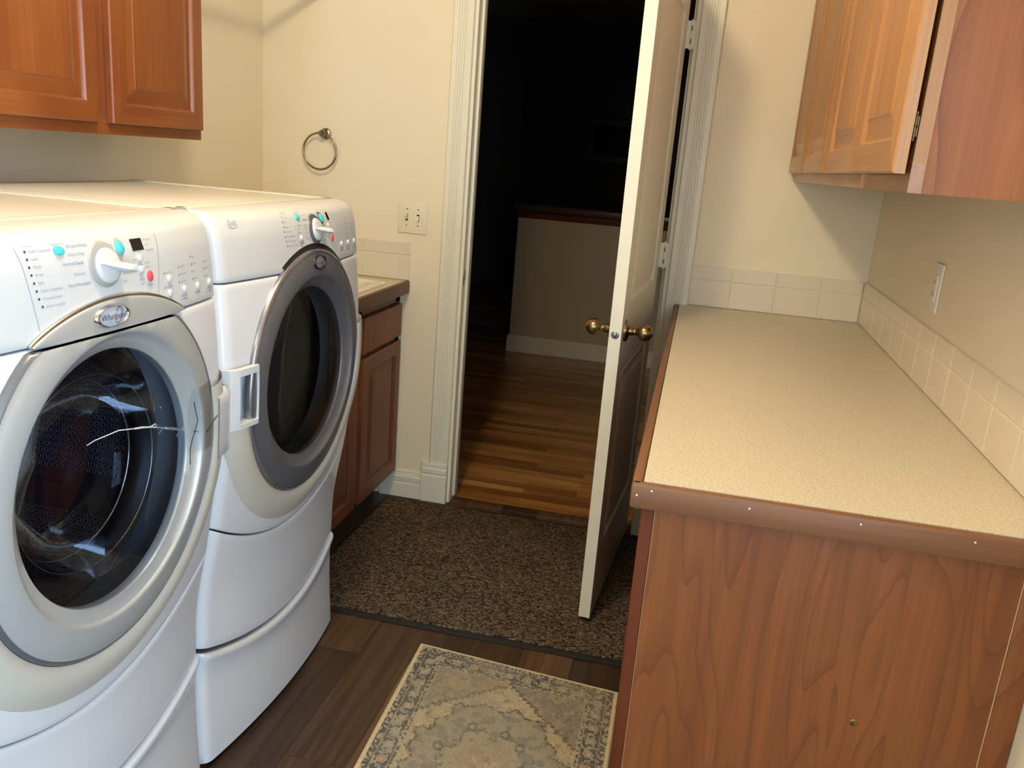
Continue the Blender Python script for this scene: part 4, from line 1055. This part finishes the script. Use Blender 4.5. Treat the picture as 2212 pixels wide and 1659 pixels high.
def vnoise(x, y, s, seed):
    rs = np.random.RandomState(seed); G = rs.rand(128, 128)
    X = x*s; Y = y*s; xi = np.floor(X).astype(int); yi = np.floor(Y).astype(int); fx = X-xi; fy = Y-yi
    fx = fx*fx*(3-2*fx); fy = fy*fy*(3-2*fy)
    g = lambda a, c: G[a % 128, c % 128]
    return (g(xi, yi)*(1-fx)+g(xi+1, yi)*fx)*(1-fy)+(g(xi, yi+1)*(1-fx)+g(xi+1, yi+1)*fx)*fy
def rug():
    RW, RL = .597, .90; nu, nv = 300, 440
    u = np.linspace(0, RW, nu); v = np.linspace(0, RL, nv); U, V = np.meshgrid(u, v)
    TL, TR = np.array((-.6405, 2.118)), np.array((-.0475, 2.069))
    BL, BR = TL+.9*np.array((.032, -1)), TR+.9*np.array((.012, -1))
    a = (U/RW)[..., None]; c = (V/RL)[..., None]
    wob = .0015*np.sin(U*23)*np.clip(1-V/.05, 0, 1)
    P = (TL*(1-a)+TR*a)*(1-c)+(BL*(1-a)+BR*a)*c
    Z = .0075-np.clip(1-np.minimum.reduce([U, RW-U, V, RL-V])/.004, 0, 1)*.0035 + .0003*vnoise(U, V, 600, 1)
    L = lambda *q: np.array(lin(*q)[:3])
    cream, navy, field, grey, terra, dgrey = L(206, 188, 152), L(78, 76, 78), L(176, 160, 130), L(140, 134, 120), L(160, 120, 94), L(104, 100, 94)
    col = np.zeros((nv, nu, 3)); col[:] = field
    n1 = vnoise(U, V, 60, 2); n2 = vnoise(U, V, 140, 3); n3 = vnoise(U, V, 16, 4); n4 = vnoise(U, V, 280, 5); nst = vnoise(U, V*.25, 300, 9)
    def put(mask, cc, al=1.0):
        m = (np.clip(mask, 0, 1)*al)[..., None]; col[:] = col*(1-m)+cc*m
    d = np.minimum.reduce([U, RW-U, V, RL-V]); vert = np.minimum(U, RW-U) <= np.minimum(V, RL-V)
    s = np.where(vert, V, U)                              # distance along the border
    # field: tonal distress
    put((n3 > .52)*1.0, L(168, 152, 124), .5); put((n1 > .62)*1.0, L(150, 142, 122), .5); put((n2 > .7)*1.0, L(196, 178, 142), .4)
    # spandrels: faint stepped diagonal corners
    cu, cv = np.minimum(U, RW-U)-.085, np.minimum(V, RL-V)-.085
    step = lambda x, q: np.floor(x/q)*q
    right = np.where(U > RW/2, 1.0, .7)
    e = (step(cu, .013)*.9+step(cv, .010))*.79+.010*(n1-.5)
    put((e < .15)*right, L(132, 126, 114), .80); put((e < .15)*(n2 > .6)*right, L(106, 104, 102), .6); put((e < .15)*(n1 < .36), L(172, 148, 118), .55)
    put((np.abs(e-.15) < .0050)*1.0, L(88, 82, 76), .75)
    put((e < .15)*(vnoise(U, V, 34, 8) > .74), terra, .35)
    # medallion with a stepped, scalloped edge
    mu, mv = U-RW/2, V-.46
    ang = np.arctan2(mv, mu); rad = np.hypot(step(mu, .008)/.200, step(mv, .008)/.265)+.05*np.cos(8*ang)+.04*np.cos(20*ang)
    rad = rad+.08*(n1-.5)+.04*(n2-.5)
    put((rad < 1)*1.0, L(142, 134, 116), .75); put((rad < 1)*(n1 > .55), L(120, 118, 110), .6); put((np.abs(rad-1) < .020)*(n2 > .2), L(84, 76, 64), .8)
    put((rad < .60)*1.0, L(166, 150, 122), .55); put((np.abs(rad-.60) < .020)*(n2 > .3), L(92, 84, 74), .7); put((rad < .36)*(n1 > .35), terra, .4); put((rad < .18)*1.0, L(180, 162, 130), .6)
    for (a_, b_) in ((-.125, -.06), (.125, -.06), (.03, -.16), (-.06, -.16), (.075, -.13), (-.13, .1), (.13, .1), (0, .2)):
        q = np.hypot(mu-a_, (mv-b_)*.8)+.006*(n2-.5); put((q < .014)*1.0, L(88, 88, 86), .7); put((q < .006)*1.0, cream, .4)
    tw = vnoise(U, V, 60, 12); put((np.abs(tw-.5) < .018)*(d > .085)*(n1 > .4), L(96, 86, 74), .65)
    # border
    bd = (d < .083)
    put(bd*1.0, navy, .92)
    put(bd*(n1 > .62), L(104, 104, 104), .7)
    t_ = (s % .052)/.052-.5; w = d-.054
    vine = np.abs(w-.011*np.sin(s/.052*2*np.pi)) < .0022; put((bd & vine & (d > .034) & (d < .076))*1.0, L(176, 164, 136), .8)
    k = np.floor(s/.052).astype(int) % 3
    q = np.hypot(t_*.052, w*.95)+.0016*np.cos(6*np.arctan2(w, t_*.052))
    put((bd & (q < .0135))*1.0, np.array(L(170, 160, 138)), .9); put((bd & (q < .0105))*(k == 0), terra, .8); put((bd & (q < .0105))*(k != 0), L(138, 140, 132), .8)
    put((bd & (q < .0050))*1.0, L(196, 182, 150), .9); put((bd & (q < .0022))*1.0, navy, .8)
    t2 = ((s+.026) % .052)/.052-.5; q2 = np.hypot(t2*.052, w); put((bd & (q2 < .0068))*1.0, L(150, 150, 138), .85); put((bd & (q2 < .003))*1.0, navy, .8)
    put((bd & (np.abs(w) < .024))*(vnoise(U, V, 120, 31) > .70), L(168, 158, 134), .75)
    for lo, hi in ((.012, .031), (.076, .085)):
        g = (d > lo) & (d < hi); put(g*1.0, L(86, 84, 84), .9); put(g*(vnoise(U, V, 190, 21) > .55), L(178, 166, 138), .85)
    for e_ in (.0325, .0755, .0855): put((np.abs(d-e_) < .0013)*1.0, L(182, 168, 138), .8)
    put((np.abs(d-.0305) < .0012)*1.0, L(56, 58, 64), .8)
    # faded wear, strongest along the middle of the far border
    wear = np.clip((vnoise(U, V, 9, 40)-.42)*2.4, 0, .7)*np.where(vert, .35, .8)
    put(wear, L(150, 138, 116), .75)
    put((nst-.5)*.6, L(196, 180, 148), .4); put((n4 > .6)*1.0, L(124, 112, 92), .25)
    put((d < .012)*1.0, cream, 1.0); put((d < .012)*(n4 > .6), L(184, 166, 130), .6)
    me = bpy.data.meshes.new('area_rug')
    vs = np.dstack([P[..., 0], P[..., 1], Z]).reshape(-1, 3)
    idx = np.arange(nu*nv).reshape(nv, nu)
    f = np.stack([idx[:-1, :-1], idx[1:, :-1], idx[1:, 1:], idx[:-1, 1:]], -1).reshape(-1, 4)
    b_ = [list(idx[0]), list(idx[:, -1]), list(idx[-1][::-1]), list(idx[:, 0][::-1])]
    loop = b_[0][:-1]+b_[1][:-1]+b_[2][:-1]+b_[3][:-1]
    base = len(vs); low = vs[loop].copy(); low[:, 2] = 0
    vs = np.vstack([vs, low]); m = len(loop)
    f = f.tolist()+[(loop[i], loop[(i+1) % m], base+(i+1) % m, base+i) for i in range(m)]
    O = np.array((-.34, 1.65, 0)); vs = vs-O
    me.from_pydata(vs.tolist(), [], f)
    at = me.color_attributes.new('weave', 'FLOAT_COLOR', 'POINT')
    full = np.ones((len(vs), 4)); full[:base, :3] = np.clip(col.reshape(-1, 3), 0, 1); full[base:, :3] = cream
    at.data.foreach_set('color', full.ravel())
    me.materials.append(attr_mat('rug_weave', 'weave'))
    o = bpy.data.objects.new('area_rug', me); o.location = O; COL.objects.link(o)
    tag(o, 'small faded beige and blue-grey oriental rug in front of the washer', 'rug')
rug()

# ------------------------------------------------------------------ kitchen seen through the doorway
t = thing('kitchen_island', 'pale half-wall island with dark counter beyond the doorway', 'kitchen island', (-.4, 6.4, 0))
IX0, IY = -1.283, 6.09
b = MB(); b.box(IX0, IY, .002, 1.2, IY+.75, 1.035); b.build('half_wall', M_hallwall, t)
b = MB(); b.box(IX0-.005, IY-.015, .995, 1.2, IY+.76, 1.045, bev=.003); b.build('wood_band', W_frame, t)
b = MB(); b.box(IX0-.03, IY-.06, 1.046, 1.22, IY+.8, 1.092, bev=.008); b.build('counter_slab', M_islandtop, t)
b = MB(); pr = [(0, 0), (.016, 0), (.016, .085), (.010, .092), (.011, .112), (.005, .122), (0, .122)]
b.prism([(IY-.0005-d, z+.002) for d, z in pr], 'x', IX0-.015, 1.2); b.prism([(IX0-d, z+.002) for d, z in pr], 'y', IY-.015, IY+.75); b.build('skirting', M_white, t, 20)

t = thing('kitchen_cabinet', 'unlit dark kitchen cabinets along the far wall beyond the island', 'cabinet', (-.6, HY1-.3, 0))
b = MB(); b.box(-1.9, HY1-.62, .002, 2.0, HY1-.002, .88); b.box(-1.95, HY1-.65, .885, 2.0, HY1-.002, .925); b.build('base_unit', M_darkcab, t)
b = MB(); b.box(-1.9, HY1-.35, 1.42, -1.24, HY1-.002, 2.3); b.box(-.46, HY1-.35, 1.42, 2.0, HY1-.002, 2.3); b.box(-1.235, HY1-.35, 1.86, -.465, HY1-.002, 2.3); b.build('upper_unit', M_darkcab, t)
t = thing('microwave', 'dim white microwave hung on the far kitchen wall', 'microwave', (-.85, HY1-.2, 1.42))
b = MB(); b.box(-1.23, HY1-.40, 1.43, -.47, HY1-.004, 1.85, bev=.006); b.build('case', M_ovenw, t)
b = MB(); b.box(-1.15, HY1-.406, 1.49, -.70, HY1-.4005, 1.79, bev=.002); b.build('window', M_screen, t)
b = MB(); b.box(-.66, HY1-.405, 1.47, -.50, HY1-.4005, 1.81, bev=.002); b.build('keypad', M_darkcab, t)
